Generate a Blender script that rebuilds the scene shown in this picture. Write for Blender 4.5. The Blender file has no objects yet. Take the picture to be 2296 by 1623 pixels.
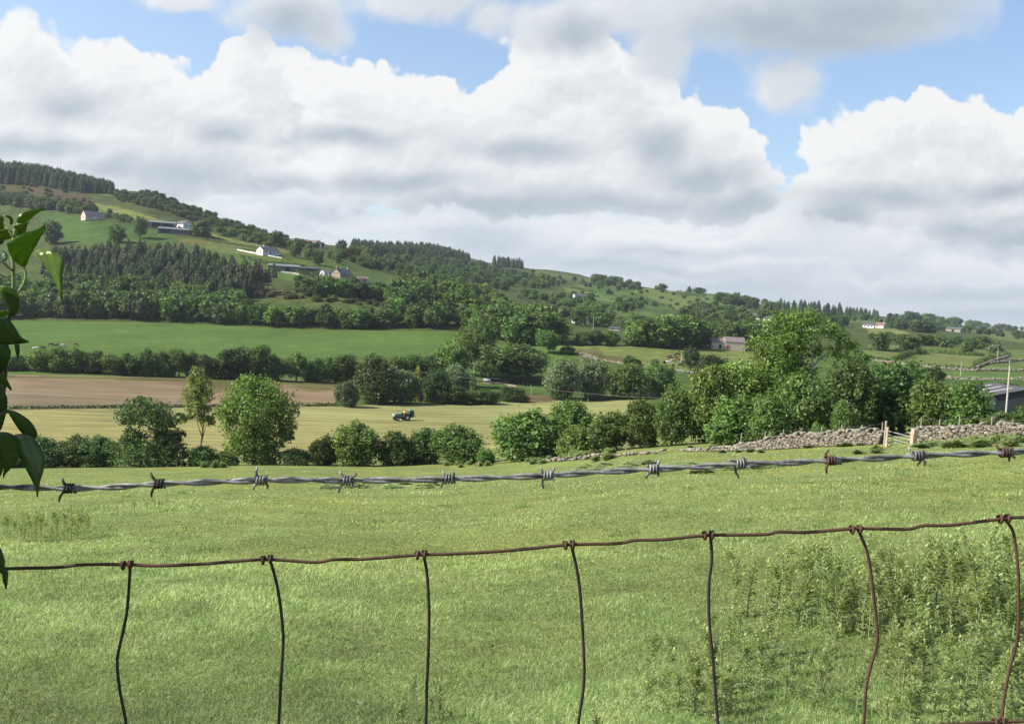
import bpy, bmesh, math, random
import numpy as np
from mathutils import Vector, Matrix
PI = math.pi
R = math.radians
random.seed(7)
rng = np.random.default_rng(7)
S = bpy.context.scene
COL = S.collection

# ------------------------------------------------------------------ camera
FPX = 2230.0            # focal length in units of a 2296-wide picture
CU, CV = 1148.0, 811.5
PITCH, ROLL = R(2.34), R(3.5)
Fv = np.array([0, math.cos(PITCH), -math.sin(PITCH)])
U0 = np.array([0, math.sin(PITCH), math.cos(PITCH)])
R0 = np.array([1.0, 0, 0])
CR = math.cos(ROLL) * R0 + math.sin(ROLL) * U0
CUp = -math.sin(ROLL) * R0 + math.cos(ROLL) * U0
cam = bpy.data.cameras.new('camera')
cam.sensor_width = 36
cam.lens = 36 * FPX / 2296
cam.clip_start = 0.05
cam.clip_end = 30000
camo = bpy.data.objects.new('camera', cam)
COL.objects.link(camo)
m = Matrix.Identity(4)
for i in range(3):
    m[i][0], m[i][1], m[i][2] = CR[i], CUp[i], -Fv[i]
camo.matrix_world = m
S.camera = camo

def ray(u, v):
    """direction through a picture point, scaled so that y = 1 (numpy-friendly)"""
    u = np.asarray(u, float); v = np.asarray(v, float)
    dx = (u - CU) / FPX; dy = (CV - v) / FPX
    d = dx[..., None] * CR + dy[..., None] * CUp + Fv
    return d / d[..., 1:2]

def P(u, v, Y):
    return ray(u, v) * np.asarray(Y, float)[..., None]

def V3(u, v, Y):
    return Vector(P(np.float64(u), np.float64(v), np.float64(Y)))

# ------------------------------------------------------------------ helpers
def tag(o, label=None, cat=None, group=None, kind=None):
    if label: o['label'] = label
    if cat: o['category'] = cat
    if group: o['group'] = group
    if kind: o['kind'] = kind
    return o

def empty(name, loc, rz=0.0, label=None, cat=None, group=None):
    o = bpy.data.objects.new(name, None)
    COL.objects.link(o)
    o.empty_display_size = 0.2
    o.location = loc
    o.rotation_euler = (0, 0, rz)
    return tag(o, label, cat, group)

def link(name, me, parent=None):
    o = bpy.data.objects.new(name, me)
    COL.objects.link(o)
    if parent is not None: o.parent = parent
    return o

def npmesh(name, verts, faces, mats, col=None, smooth=False, mid=None):
    """verts (n,3); faces (m,k) int array or list of such arrays; col (n,3) point colours"""
    if not isinstance(faces, list): faces = [faces]
    me = bpy.data.meshes.new(name)
    verts = np.asarray(verts, np.float32)
    me.vertices.add(len(verts))
    me.vertices.foreach_set('co', verts.ravel())
    loops = np.concatenate([np.asarray(f, np.int32).ravel() for f in faces])
    tot = np.concatenate([np.full(len(f), np.asarray(f).shape[1], np.int32) for f in faces])
    st = np.zeros(len(tot), np.int32); st[1:] = np.cumsum(tot)[:-1]
    me.loops.add(len(loops)); me.loops.foreach_set('vertex_index', loops)
    me.polygons.add(len(tot)); me.polygons.foreach_set('loop_start', st)
    me.polygons.foreach_set('loop_total', tot)
    if mid is not None: me.polygons.foreach_set('material_index', np.asarray(mid, np.int32))
    me.update(calc_edges=True)
    if smooth: me.polygons.foreach_set('use_smooth', np.ones(len(tot), bool))
    if col is not None:
        a = me.color_attributes.new('Col', 'FLOAT_COLOR', 'POINT')
        c = np.ones((len(verts), 4), np.float32); c[:, :3] = col
        a.data.foreach_set('color', c.ravel())
    if not isinstance(mats, (list, tuple)): mats = [mats]
    for mm in mats: me.materials.append(mm)
    me.validate()
    return me

class MB:
    """collects boxes, tubes and polygons into one mesh"""
    def __init__(self): self.v = []; self.f = []
    def add(self, vs, fs):
        b = len(self.v)
        self.v += [tuple(x) for x in vs]
        self.f += [tuple(i + b for i in f) for f in fs]
        return self
    def box(self, c, s, rz=0.0, rx=0.0, ry=0.0):
        M = Matrix.Rotation(rz, 3, 'Z') @ Matrix.Rotation(ry, 3, 'Y') @ Matrix.Rotation(rx, 3, 'X')
        vs = []
        for x in (-.5, .5):
            for y in (-.5, .5):
                for z in (-.5, .5):
                    vs.append(Vector(c) + M @ Vector((x * s[0], y * s[1], z * s[2])))
        self.add(vs, [(0, 1, 3, 2), (4, 6, 7, 5), (0, 4, 5, 1), (2, 3, 7, 6), (0, 2, 6, 4), (1, 5, 7, 3)])
        return self
    def prism(self, pts, y0, y1):
        """polygon in xz extruded along y"""
        n = len(pts)
        vs = [(x, y0, z) for x, z in pts] + [(x, y1, z) for x, z in pts]
        fs = [tuple(range(n)), tuple(range(2 * n - 1, n - 1, -1))]
        fs += [(i, i + n, (i + 1) % n + n, (i + 1) % n) for i in range(n)]
        self.add(vs, fs); return self
    def tube(self, pts, rad, sides=6):
        pts = [Vector(p) for p in pts]
        n = len(pts)
        if not isinstance(rad, (list, tuple)): rad = [rad] * n
        up = None; vs = []
        for i, p in enumerate(pts):
            t = (pts[min(i + 1, n - 1)] - pts[max(i - 1, 0)]).normalized()
            if up is None:
                up = Vector((0, 0, 1)) if abs(t.z) < 0.9 else Vector((1, 0, 0))
            a = t.cross(up)
            if a.length < 1e-6: a = t.cross(Vector((0.3, 1, 0.2)))
            a.normalize(); b = a.cross(t).normalized(); up = b
            for k in range(sides):
                w = 2 * PI * k / sides
                vs.append(p + (a * math.cos(w) + b * math.sin(w)) * rad[i])
        fs = []
        for i in range(n - 1):
            for k in range(sides):
                k2 = (k + 1) % sides
                fs.append((i * sides + k, i * sides + k2, (i + 1) * sides + k2, (i + 1) * sides + k))
        fs.append(tuple(range(sides - 1, -1, -1)))
        fs.append(tuple(range((n - 1) * sides, n * sides)))
        self.add(vs, fs); return self
    def cyl(self, c, r, h, axis='Z', sides=20, r2=None):
        d = {'X': Vector((1, 0, 0)), 'Y': Vector((0, 1, 0)), 'Z': Vector((0, 0, 1))}[axis]
        c = Vector(c)
        return self.tube([c - d * h / 2, c + d * h / 2], [r, r if r2 is None else r2], sides)
    def mesh(self, name, mat, smooth=False):
        me = bpy.data.meshes.new(name)
        me.from_pydata(self.v, [], self.f)
        if not isinstance(mat, (list, tuple)): mat = [mat]
        for mm in mat: me.materials.append(mm)
        if smooth:
            for p in me.polygons: p.use_smooth = True
        me.update()
        return me
    def build(self, name, mat, parent=None, smooth=False, bevel=0.0):
        o = link(name, self.mesh(name, mat, smooth), parent)
        if bevel:
            b = o.modifiers.new('bevel', 'BEVEL'); b.width = bevel; b.segments = 2
        return o

def copy_tree(o, parent=None):
    c = o.copy(); COL.objects.link(c); c.parent = parent
    for ch in list(o.children): copy_tree(ch, c)
    return c

def catmull(pts, n):
    """smooth open curve through points (any dimension)"""
    p = np.asarray(pts, float)
    p = np.vstack([2 * p[0] - p[1], p, 2 * p[-1] - p[-2]])
    out = []
    segs = len(p) - 3
    for s in range(segs):
        a, b, c, d = p[s:s + 4]
        for t in np.linspace(0, 1, n, endpoint=(s == segs - 1)):
            out.append(0.5 * (2 * b + (c - a) * t + (2 * a - 5 * b + 4 * c - d) * t * t + (3 * b - a - 3 * c + d) * t ** 3))
    return np.array(out)

def s2l(c):
    c = np.asarray(c, float) / 255.0
    return np.where(c <= 0.04045, c / 12.92, ((c + 0.055) / 1.055) ** 2.4)

KALB = 0.41
def alb(*c, k=KALB):
    """surface colour for a tone seen in full sun"""
    return tuple(float(x) for x in s2l(c) * k)

ORD = ['leftmost', 'second', 'third', 'fourth', 'fifth', 'sixth', 'seventh', 'eighth', 'ninth', 'tenth', 'eleventh', 'twelfth',
       'thirteenth', 'fourteenth', 'fifteenth', 'sixteenth', 'seventeenth', 'eighteenth', 'nineteenth', 'twentieth']
def ordinal(i, n):
    if i == 0: return 'leftmost'
    if i == n - 1: return 'rightmost'
    return ORD[i] + ' from the left'

# ------------------------------------------------------------------ value noise for geometry
_perm = rng.random((256, 256))
def vnoise(x, y):
    x = np.asarray(x, float); y = np.asarray(y, float)
    xi = np.floor(x).astype(int); yi = np.floor(y).astype(int)
    fx = x - xi; fy = y - yi
    fx = fx * fx * (3 - 2 * fx); fy = fy * fy * (3 - 2 * fy)
    a = _perm[xi % 256, yi % 256]; b = _perm[(xi + 1) % 256, yi % 256]
    c = _perm[xi % 256, (yi + 1) % 256]; d = _perm[(xi + 1) % 256, (yi + 1) % 256]
    return (a * (1 - fx) + b * fx) * (1 - fy) + (c * (1 - fx) + d * fx) * fy - 0.5
def fbm(x, y, o=4):
    s = 0; a = 1.0
    for i in range(o):
        s = s + a * vnoise(x * 2 ** i + 17.3 * i, y * 2 ** i + 5.1 * i); a *= 0.5
    return s

# ------------------------------------------------------------------ materials
def newmat(name):
    mt = bpy.data.materials.new(name); mt.use_nodes = True
    nt = mt.node_tree; nt.nodes.clear()
    return mt, nt, nt.nodes, nt.links

def N(nt, t, **kw):
    n = nt.nodes.new(t)
    for k, v in kw.items():
        if k in ('ins',):
            for kk, vv in v.items(): n.inputs[kk].default_value = vv
        else: setattr(n, k, v)
    return n

def simple(name, color, rough=0.8, noise=0.0, scale=3.0, metal=0.0, color2=None, spec=0.3, bump=0.0, stretch=None):
    """plain procedural surface: two tones mixed by noise"""
    mt, nt, nd, lk = newmat(name)
    out = N(nt, 'ShaderNodeOutputMaterial')
    b = N(nt, 'ShaderNodeBsdfPrincipled')
    b.inputs['Roughness'].default_value = rough
    b.inputs['Metallic'].default_value = metal
    b.inputs['Specular IOR Level'].default_value = spec
    lk.new(b.outputs[0], out.inputs[0])
    if noise > 0 or color2 is not None:
        tc = N(nt, 'ShaderNodeTexCoord')
        src = tc.outputs['Object']
        if stretch:
            mp = N(nt, 'ShaderNodeMapping'); mp.inputs['Scale'].default_value = stretch
            lk.new(src, mp.inputs[0]); src = mp.outputs[0]
        nz = N(nt, 'ShaderNodeTexNoise', ins={'Scale': scale, 'Detail': 5.0, 'Roughness': 0.6})
        lk.new(src, nz.inputs['Vector'])
        mr = N(nt, 'ShaderNodeMapRange', ins={'From Min': 0.35, 'From Max': 0.65})
        lk.new(nz.outputs[0], mr.inputs[0])
        mx = N(nt, 'ShaderNodeMix', data_type='RGBA')
        c2 = color2 if color2 is not None else tuple(c * (1 - noise) for c in color)
        c1 = color if color2 is not None else tuple(min(1, c * (1 + noise)) for c in color)
        mx.inputs['A'].default_value = (*c1, 1); mx.inputs['B'].default_value = (*c2, 1)
        lk.new(mr.outputs[0], mx.inputs['Factor'])
        lk.new(mx.outputs['Result'], b.inputs['Base Color'])
        if bump:
            bp = N(nt, 'ShaderNodeBump', ins={'Strength': 1.0, 'Distance': bump})
            lk.new(nz.outputs[0], bp.inputs['Height']); lk.new(bp.outputs[0], b.inputs['Normal'])
    else:
        b.inputs['Base Color'].default_value = (*color, 1)
    return mt

def leafmat(name, color, var=0.35, trans=0.33, huevar=0.02, rough=0.55):
    """foliage: point colour carries the tone of each leaf, the object its own hue"""
    mt, nt, nd, lk = newmat(name)
    out = N(nt, 'ShaderNodeOutputMaterial')
    at = N(nt, 'ShaderNodeAttribute', attribute_name='Col')
    oi = N(nt, 'ShaderNodeObjectInfo')
    base = N(nt, 'ShaderNodeMix', data_type='RGBA', blend_type='MULTIPLY')
    base.inputs['Factor'].default_value = 1.0
    base.inputs['A'].default_value = (*color, 1)
    lk.new(at.outputs['Color'], base.inputs['B'])
    hs = N(nt, 'ShaderNodeHueSaturation')
    mr = N(nt, 'ShaderNodeMapRange', ins={'To Min': 0.5 - huevar, 'To Max': 0.5 + huevar})
    lk.new(oi.outputs['Random'], mr.inputs[0]); lk.new(mr.outputs[0], hs.inputs['Hue'])
    ml = N(nt, 'ShaderNodeMath', operation='MULTIPLY'); ml.inputs[1].default_value = 7.31
    lk.new(oi.outputs['Random'], ml.inputs[0])
    fr = N(nt, 'ShaderNodeMath', operation='FRACT'); lk.new(ml.outputs[0], fr.inputs[0])
    mr2 = N(nt, 'ShaderNodeMapRange', ins={'To Min': 1 - var, 'To Max': 1 + var})
    lk.new(fr.outputs[0], mr2.inputs[0]); lk.new(mr2.outputs[0], hs.inputs['Value'])
    lk.new(base.outputs['Result'], hs.inputs['Color'])
    b = N(nt, 'ShaderNodeBsdfPrincipled')
    b.inputs['Roughness'].default_value = rough
    b.inputs['Specular IOR Level'].default_value = 0.25
    lk.new(hs.outputs[0], b.inputs['Base Color'])
    tr = N(nt, 'ShaderNodeBsdfTranslucent')
    g = N(nt, 'ShaderNodeMix', data_type='RGBA', blend_type='MULTIPLY')
    g.inputs['Factor'].default_value = 1.0; g.inputs['B'].default_value = (1.15, 1.32, 0.50, 1)
    lk.new(hs.outputs[0], g.inputs['A']); lk.new(g.outputs['Result'], tr.inputs['Color'])
    mx = N(nt, 'ShaderNodeMixShader'); mx.inputs[0].default_value = trans
    lk.new(b.outputs[0], mx.inputs[1]); lk.new(tr.outputs[0], mx.inputs[2])
    lk.new(mx.outputs[0], out.inputs[0])
    return mt

def landmat(name, scale=0.35, amp=0.25, streak=None, fine=2.5, fineamp=0.25, bump=0.08, tint=(1.15, 1.0, 0.75), dry=None):
    """grass and soil: point colour of the field times broad and fine noise"""
    mt, nt, nd, lk = newmat(name)
    out = N(nt, 'ShaderNodeOutputMaterial')
    tc = N(nt, 'ShaderNodeTexCoord')
    at = N(nt, 'ShaderNodeAttribute', attribute_name='Col')
    n1 = N(nt, 'ShaderNodeTexNoise', ins={'Scale': scale, 'Detail': 4.0, 'Roughness': 0.6})
    lk.new(tc.outputs['Object'], n1.inputs['Vector'])
    src = tc.outputs['Object']
    mp = N(nt, 'ShaderNodeMapping')
    mp.inputs['Scale'].default_value = streak if streak else (1, 1, 1)
    lk.new(src, mp.inputs[0])
    n2 = N(nt, 'ShaderNodeTexNoise', ins={'Scale': fine, 'Detail': 3.0, 'Roughness': 0.65})
    lk.new(mp.outputs[0], n2.inputs['Vector'])
    def mul(fac, lo, hi, fmin=0.3, fmax=0.7):
        r_ = N(nt, 'ShaderNodeMapRange', ins={'From Min': fmin, 'From Max': fmax, 'To Min': lo, 'To Max': hi})
        lk.new(fac, r_.inputs[0]); return r_.outputs[0]
    a = mul(n1.outputs[0], 1 - amp, 1 + amp)
    b_ = mul(n2.outputs[0], 1 - fineamp, 1 + fineamp)
    mm = N(nt, 'ShaderNodeMath', operation='MULTIPLY'); lk.new(a, mm.inputs[0]); lk.new(b_, mm.inputs[1])
    vm = N(nt, 'ShaderNodeVectorMath', operation='SCALE')
    lk.new(at.outputs['Color'], vm.inputs[0]); lk.new(mm.outputs[0], vm.inputs['Scale'])
    n3 = N(nt, 'ShaderNodeTexNoise', ins={'Scale': scale * 0.45, 'Detail': 3.0})
    lk.new(mp.outputs[0], n3.inputs['Vector'])
    mx = N(nt, 'ShaderNodeMix', data_type='RGBA', blend_type='MULTIPLY')
    lk.new(mul(n3.outputs[0], 0, 1, 0.42, 0.68), mx.inputs['Factor'])
    mx.inputs['B'].default_value = (*tint, 1)
    lk.new(vm.outputs[0], mx.inputs['A'])
    b = N(nt, 'ShaderNodeBsdfPrincipled')
    b.inputs['Roughness'].default_value = 0.95; b.inputs['Specular IOR Level'].default_value = 0.05
    lk.new(mx.outputs['Result'], b.inputs['Base Color'])
    bp = N(nt, 'ShaderNodeBump', ins={'Strength': 1.0, 'Distance': bump})
    lk.new(n2.outputs[0], bp.inputs['Height']); lk.new(bp.outputs[0], b.inputs['Normal'])
    lk.new(b.outputs[0], out.inputs[0])
    return mt
# ------------------------------------------------------------------ terrain
# curves: (u, v, Y) knots; the sheet runs from curve to curve along every direction
def curve(k):
    k = np.array(k, float)
    return k
C_CREST = curve([(-1400,1110,95),(-500,1075,105),(0,1056,110),(300,1049,115),(600,1043,118),(850,1049,118),(1020,1046,115),(1148,1040,112),(1250,1031,105),(1400,1015,98),
                 (1550,1004,92),(1700,1004,87),(1800,1001,84),(1980,992,79),(2100,988,75),(2296,980,71),(2800,958,64),(3700,930,58)])
B1 = curve([(-1400,1050,145),(0,1036,145),(420,1034,145),(800,1030,145),(1100,1020,142),(1250,1000,138),(1400,985,135),(1600,972,130),(1800,966,128),(2000,960,125),(2296,948,125),(3700,900,125)])
B2 = curve([(-1400,930,180),(50,920,190),(300,917,197),(500,915,207),(750,912,224),(900,907,238),(1100,902,258),(1250,898,280),(1340,899,288),(1500,892,292),(1800,885,280),(2100,880,230),(2296,882,220),(3700,870,220)])
B3 = curve([(-1400,838,250),(50,840,260),(250,845,268),(440,848,278),(600,850,288),(760,856,298),(900,860,305),(1150,862,318),(1300,858,325),(1500,852,330),(1750,850,330),(2000,850,320),(2296,852,300),(3700,850,300)])
B4 = curve([(-1400,716,420),(0,719,425),(100,720,428),(300,723,430),(500,733,430),(700,740,430),(900,743,430),(1010,743,430),(1150,758,420),(1250,769,405),(1330,772,405),(1440,775,410),(1560,780,420),
            (1690,783,430),(2000,790,450),(2296,812,450),(3700,840,450)])
C1 = curve([(-1400,640,520),(0,640,520),(300,640,520),(600,655,505),(760,645,520),(900,662,545),(1148,700,600),(1300,716,640),(1500,730,650),(1700,742,650),(1900,758,650),(2050,768,650),(2296,793,600),(3700,810,600)])
C2 = curve([(-1400,460,800),(0,498,760),(200,503,720),(400,525,710),(600,560,680),(760,590,680),(900,620,760),(1148,655,900),(1300,672,950),(1500,692,1000),(1700,707,1000),(1900,727,1000),(2050,738,1000),(2296,765,950),(3700,790,900)])
C3 = curve([(-1400,330,1000),(-200,375,980),(0,395,950),(100,404,930),(200,424,910),(250,430,900),(300,429,890),(345,433,880),(362,445,875),(400,456,870),(460,478,865),(500,494,860),(560,512,860),(620,529,860),
            (660,540,850),(720,548,860),(760,552,900),(800,556,1050),(850,556,1300),(900,555,1450),(960,557,1500),(1030,573,1500),(1100,590,1500),(1160,598,1500),(1200,603,1550),(1250,608,1600),(1300,616,1600),
            (1350,629,1500),(1440,641,1450),(1500,652,1400),(1580,661,1400),(1640,667,1400),(1700,681,1450),(1750,692,1500),(1800,694,1600),(1860,698,1700),(1920,704,1800),(1980,710,1900),(2050,716,2000),
            (2150,728,2200),(2230,736,2400),(2296,741,2500),(2800,770,2700),(3700,800,2800)])

ucols = np.unique(np.concatenate([np.linspace(-1400, -60, 24), np.arange(-60, 2361, 5.0), np.linspace(2360, 3700, 24)]))
def cv_at(c, u):
    # smooth interpolation of a knot table
    from_u = np.interp(u, c[:, 0], c[:, 1]); from_y = np.interp(u, c[:, 0], c[:, 2])
    return from_u, from_y
def smooth(a, k=9):
    pad = k // 2
    b = np.concatenate([np.full(pad, a[0]), a, np.full(pad, a[-1])])
    w = np.hanning(k + 2)[1:-1]; w /= w.sum()
    return np.convolve(b, w, 'valid')
rowsV, rowsY, rowsZ = [], [], []
cvv, cyy = cv_at(C_CREST, ucols); cvv = smooth(cvv, 21); cyy = smooth(cyy, 21)
# near field: even slope from under the camera to the crest, with a shallow swale before it
B_EYE = FPX * 1.65
ridge = np.array([(-1400,1230,40),(0,1192,48),(200,1167,52),(400,1150,56),(600,1122,60),(800,1100,66),(1000,1082,74),(1200,1070,80),(1500,1045,76),(2296,1015,60),(3700,980,50)], float)
na = 130
inv0, = [1 / 1.0]
for i in range(na + 1):
    t = i / na
    inv = (1 - t) ** 1.9 * (inv0 - 1 / cyy) + 1 / cyy
    rowsY.append(1 / inv); rowsV.append(cvv + B_EYE * (inv - 1 / cyy)); rowsZ.append(np.full(len(ucols), 0))
def seg(ca, cb, n, zone, bow=0.0, k=9):
    va, ya = cv_at(ca, ucols); vb, yb = cv_at(cb, ucols)
    va, ya, vb, yb = [smooth(x, k) for x in (va, ya, vb, yb)]
    if zone == 1: va, ya = cvv, cyy
    for i in range(1, n + 1):
        t = i / n
        inv = (1 - t) / ya + t / yb
        v = (1 - t) * va + t * vb - bow * math.sin(PI * t)
        rowsV.append(v); rowsY.append(1 / inv); rowsZ.append(np.full(len(ucols), zone))
seg(C_CREST, B1, 12, 1, bow=-4)
seg(B1, B2, 42, 2)
seg(B2, B3, 32, 3)
seg(B3, B4, 48, 4)
seg(B4, C1, 36, 5)
seg(C1, C2, 46, 6)
seg(C2, C3, 56, 7, k=5)
RV = np.array(rowsV); RY = np.array(rowsY); RZ = np.array(rowsZ)
UU = np.broadcast_to(ucols, RV.shape)
PT = P(UU, RV, RY)
# undulation and roughness (real height, small)
X_, Y_ = PT[..., 0], PT[..., 1]
near = RZ == 0
dz = np.where(near, 0.10 * fbm(X_ * 0.12, Y_ * 0.12) * np.clip(Y_ / 6, 0, 1) + 0.5 * fbm(X_ * 0.03 + 9, Y_ * 0.03) * np.clip((Y_ - 8) / 30, 0, 1), 0)
rv = np.interp(UU, ridge[:, 0], ridge[:, 2])
tt = np.clip((Y_ - rv) / np.maximum(cyy[None, :] - rv, 1), 0, 1)
dz = dz - np.where(near, 0.9 * np.sin(PI * tt) ** 2, 0)
dz = dz + np.where(RZ >= 5, 1.2 * fbm(X_ * 0.02, Y_ * 0.02) + 0.0015 * Y_ * fbm(X_ * 0.006, Y_ * 0.006), 0)
dz = dz + np.where(RZ == 4, 1.6 * fbm(X_ * 0.012, Y_ * 0.02 + 3, 3), 0)
edge = np.minimum(1, np.minimum(np.arange(RV.shape[0])[:, None] / 3.0, 1))
PT[..., 2] += dz * edge
NR, NC = RV.shape
# picture row of the finished ground (for looking points up)
def project(p):
    p = np.asarray(p, float)
    a = p @ CR; b = p @ CUp; c = p @ Fv
    return CU + FPX * a / c, CV - FPX * b / c
GV = project(PT)[1]
zone_row = RZ[:, 0]
def first_row(z): return int(np.argmax(zone_row >= z))
def _col(u):
    j = int(np.clip(np.searchsorted(ucols, u) - 1, 0, NC - 2))
    return j, float((u - ucols[j]) / (ucols[j + 1] - ucols[j]))
def colpts(u):
    j, f = _col(u)
    return PT[:, j] * (1 - f) + PT[:, j + 1] * f, GV[:, j] * (1 - f) + GV[:, j + 1] * f
def hit(u, v, z=0):
    """ground point seen at picture point (u, v), not nearer than zone z"""
    pts, gv = colpts(u)
    i0 = first_row(z)
    for i in range(i0, NR - 1):
        if gv[i + 1] <= v:
            if gv[i] <= v: return Vector(pts[i])
            t = (gv[i] - v) / max(gv[i] - gv[i + 1], 1e-6)
            return Vector(pts[i] * (1 - t) + pts[i + 1] * t)
    return Vector(pts[NR - 1])
def at_depth(u, Y):
    pts, gv = colpts(u)
    ys = pts[:, 1]
    i = int(np.clip(np.searchsorted(ys, Y) - 1, 0, NR - 2))
    t = (Y - ys[i]) / max(ys[i + 1] - ys[i], 1e-6)
    return Vector(pts[i] * (1 - t) + pts[i + 1] * t)
def ground_xy(x, y):
    """ground under a point near the view"""
    u = CU + FPX * x / max(y, 0.5)
    for _ in range(3):
        p = at_depth(u, y)
        u += (x - p.x) * FPX / max(y, 0.5)
    return at_depth(u, y)

# field colours --------------------------------------------------------------
def inpoly(x, y, poly):
    poly = np.asarray(poly, float); n = len(poly)
    ins = np.zeros(x.shape, bool); j = n - 1
    for i in range(n):
        xi, yi = poly[i]; xj, yj = poly[j]
        c = ((yi > y) != (yj > y)) & (x < (xj - xi) * (y - yi) / (yj - yi + 1e-12) + xi)
        ins ^= c; j = i
    return ins
C_NEAR = (150, 166, 98); C_HAY = (172, 175, 114); C_BROWN = (156, 141, 113); C_MEAD = (104, 134, 66)
colr = np.zeros(PT.shape)
def setc(mask, c): colr[mask] = alb(*c)
setc(RZ <= 1, C_NEAR)
setc(RZ == 2, C_HAY)
setc(RZ == 3, C_BROWN)
setc(RZ == 4, C_MEAD)
setc(RZ >= 5, (92, 110, 60))
gu, gv2 = UU, GV
RB = RZ >= 2
def fld(poly, c, zmin=2, zmax=9):
    mk = inpoly(gu, gv2, poly) & (RZ >= zmin) & (RZ <= zmax)
    setc(mk, tuple(min(255, x * 1.05) for x in c) if zmin >= 5 else c)
# right of the brown field: grass, then the far-right pastures
fld([(755,1010),(755,912),(2600,912),(2600,800),(755,800)], (98,124,62), 3, 4)
fld([(1600,1000),(1420,894),(2600,870),(2600,1000)], (92,115,60), 2, 3)
fld([(395,905),(560,862),(640,862),(700,880),(760,872),(760,856),(440,847)], (128,128,84), 3, 3)
fld([(0,842),(440,849),(760,857),(760,864),(440,856),(0,846)], (112,122,70), 3, 3)
fld([(1180,885),(1227,885),(1250,902),(1165,904)], (136,122,88), 2, 4)
fld([(1235,774),(1388,775),(1509,780),(1720,783),(1720,838),(1558,833),(1432,823),(1342,807),(1288,794)], (134,148,82), 4, 5)
fld([(1290,782),(1340,781),(1360,800),(1300,796)], (118,120,76), 4, 5)
fld([(1330,800),(1395,797),(1400,812),(1345,808)], (120,118,78), 4, 5)
fld([(1931,786),(2035,786),(2035,794),(2000,810),(1934,802)], (128,147,86), 3, 6)
fld([(2022,811),(2089,792),(2218,797),(2190,824),(2013,813)], (128,147,86), 3, 6)
fld([(2114,832),(2300,834),(2600,836),(2600,849),(2114,848)], (106,140,74), 3, 6)
fld([(2100,851),(2600,852),(2600,890),(2100,880)], (86,120,62), 2, 6)
fld([(2215,797),(2400,800),(2400,830),(2195,826)], (116,142,80), 3, 6)
# hillside
fld([(0,389),(205,430),(215,471),(90,461),(0,437)], (88,88,56), 5)
fld([(60,415),(190,440),(205,460),(90,448)], (98,86,66), 5)
fld([(0,452),(100,473),(110,500),(0,480)], (84,100,54), 5)
fld([(250,430),(345,432),(362,445),(420,470),(500,500),(480,520),(380,490),(270,462)], (82,94,52), 5)
fld([(215,455),(257,463),(320,480),(385,501),(334,499),(231,475),(213,462)], (128,142,74), 5)
fld([(205,429),(249,431),(246,440),(223,436)], (112,128,68), 5)
fld([(95,473),(180,491),(326,512),(420,535),(531,553),(575,572),(560,585),(410,552),(282,550),(139,545),(95,520)], (84,117,56), 5)
fld([(400,530),(531,551),(600,566),(585,580),(500,566),(405,545)], (116,130,72), 5)
fld([(450,515),(524,538),(640,560),(655,570),(588,557),(500,540)], (126,140,76), 5)
fld([(524,568),(634,581),(705,588),(690,604),(676,637),(606,619),(539,604)], (96,122,56), 5)
fld([(640,575),(720,572),(790,588),(860,600),(935,622),(860,640),(800,617),(730,602)], (92,118,58), 5)
fld([(575,648),(678,656),(857,663),(844,691),(703,678),(575,665)], (94,100,52), 5)
fld([(560,645),(640,650),(650,665),(570,668)], (112,98,70), 5)
fld([(870,625),(910,635),(915,650),(880,640)], (98,120,62), 5)
fld([(940,630),(1000,640),(1070,655),(1165,692),(1130,692),(1000,657)], (104,124,62), 5)
fld([(1098,672),(1180,688),(1262,712),(1240,717),(1150,699)], (108,126,64), 5)
fld([(1257,640),(1400,643),(1560,655),(1700,681),(1690,694),(1620,694),(1500,694),(1360,676),(1270,654)], (116,136,72), 5)
fld([(1300,642),(1382,645),(1505,693),(1450,692)], (92,122,62), 5)
fld([(1380,690),(1500,705),(1560,712),(1480,720),(1370,705)], (104,128,66), 5)
fld([(1943,733),(2013,738),(2040,748),(2007,757),(1947,746)], (140,153,90), 5)
fld([(2048,739),(2171,745),(2234,770),(2108,768),(2076,756)], (84,106,60), 5)
fld([(1950,772),(2296,785),(2400,790),(2400,800),(1950,785)], (116,136,76), 4)
fld([(2160,738),(2300,745),(2300,770),(2240,762)], (112,132,74), 5)
fld([(1780,700),(1950,712),(2100,728),(2100,735),(1900,722)], (110,130,74), 5)
fld([(880,580),(1040,582),(1150,600),(1190,612),(1100,618),(960,600)], (100,104,70), 6)
fld([(1030,574),(1100,591),(1160,599),(1150,604),(1050,588)], (112,104,78), 6)
fld([(1190,604),(1340,628),(1330,634),(1200,615)], (110,122,74), 6)

MAT_NEAR = landmat('pasture_grass', scale=0.25, amp=0.22, fine=6.0, fineamp=0.30, bump=0.05, tint=(1.16, 1.02, 0.85))
MAT_HAY = landmat('mown_hay', scale=0.03, amp=0.14, streak=(0.035, 0.8, 1), fine=1.0, fineamp=0.42, bump=0.05, tint=(1.06, 0.92, 0.9))
MAT_BROWN = landmat('tilled_soil', scale=0.03, amp=0.20, streak=(0.03, 0.5, 1), fine=1.0, fineamp=0.34, bump=0.08, tint=(1.04, 0.90, 0.85))
MAT_MEAD = landmat('meadow_grass', scale=0.03, amp=0.20, streak=(0.25, 0.6, 1), fine=0.6, fineamp=0.20, bump=0.05, tint=(1.05, 0.95, 0.9))
MAT_HILL = landmat('hillside_grass', scale=0.02, amp=0.18, fine=0.16, fineamp=0.28, bump=0.25, tint=(1.1, 0.92, 0.85))

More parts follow.
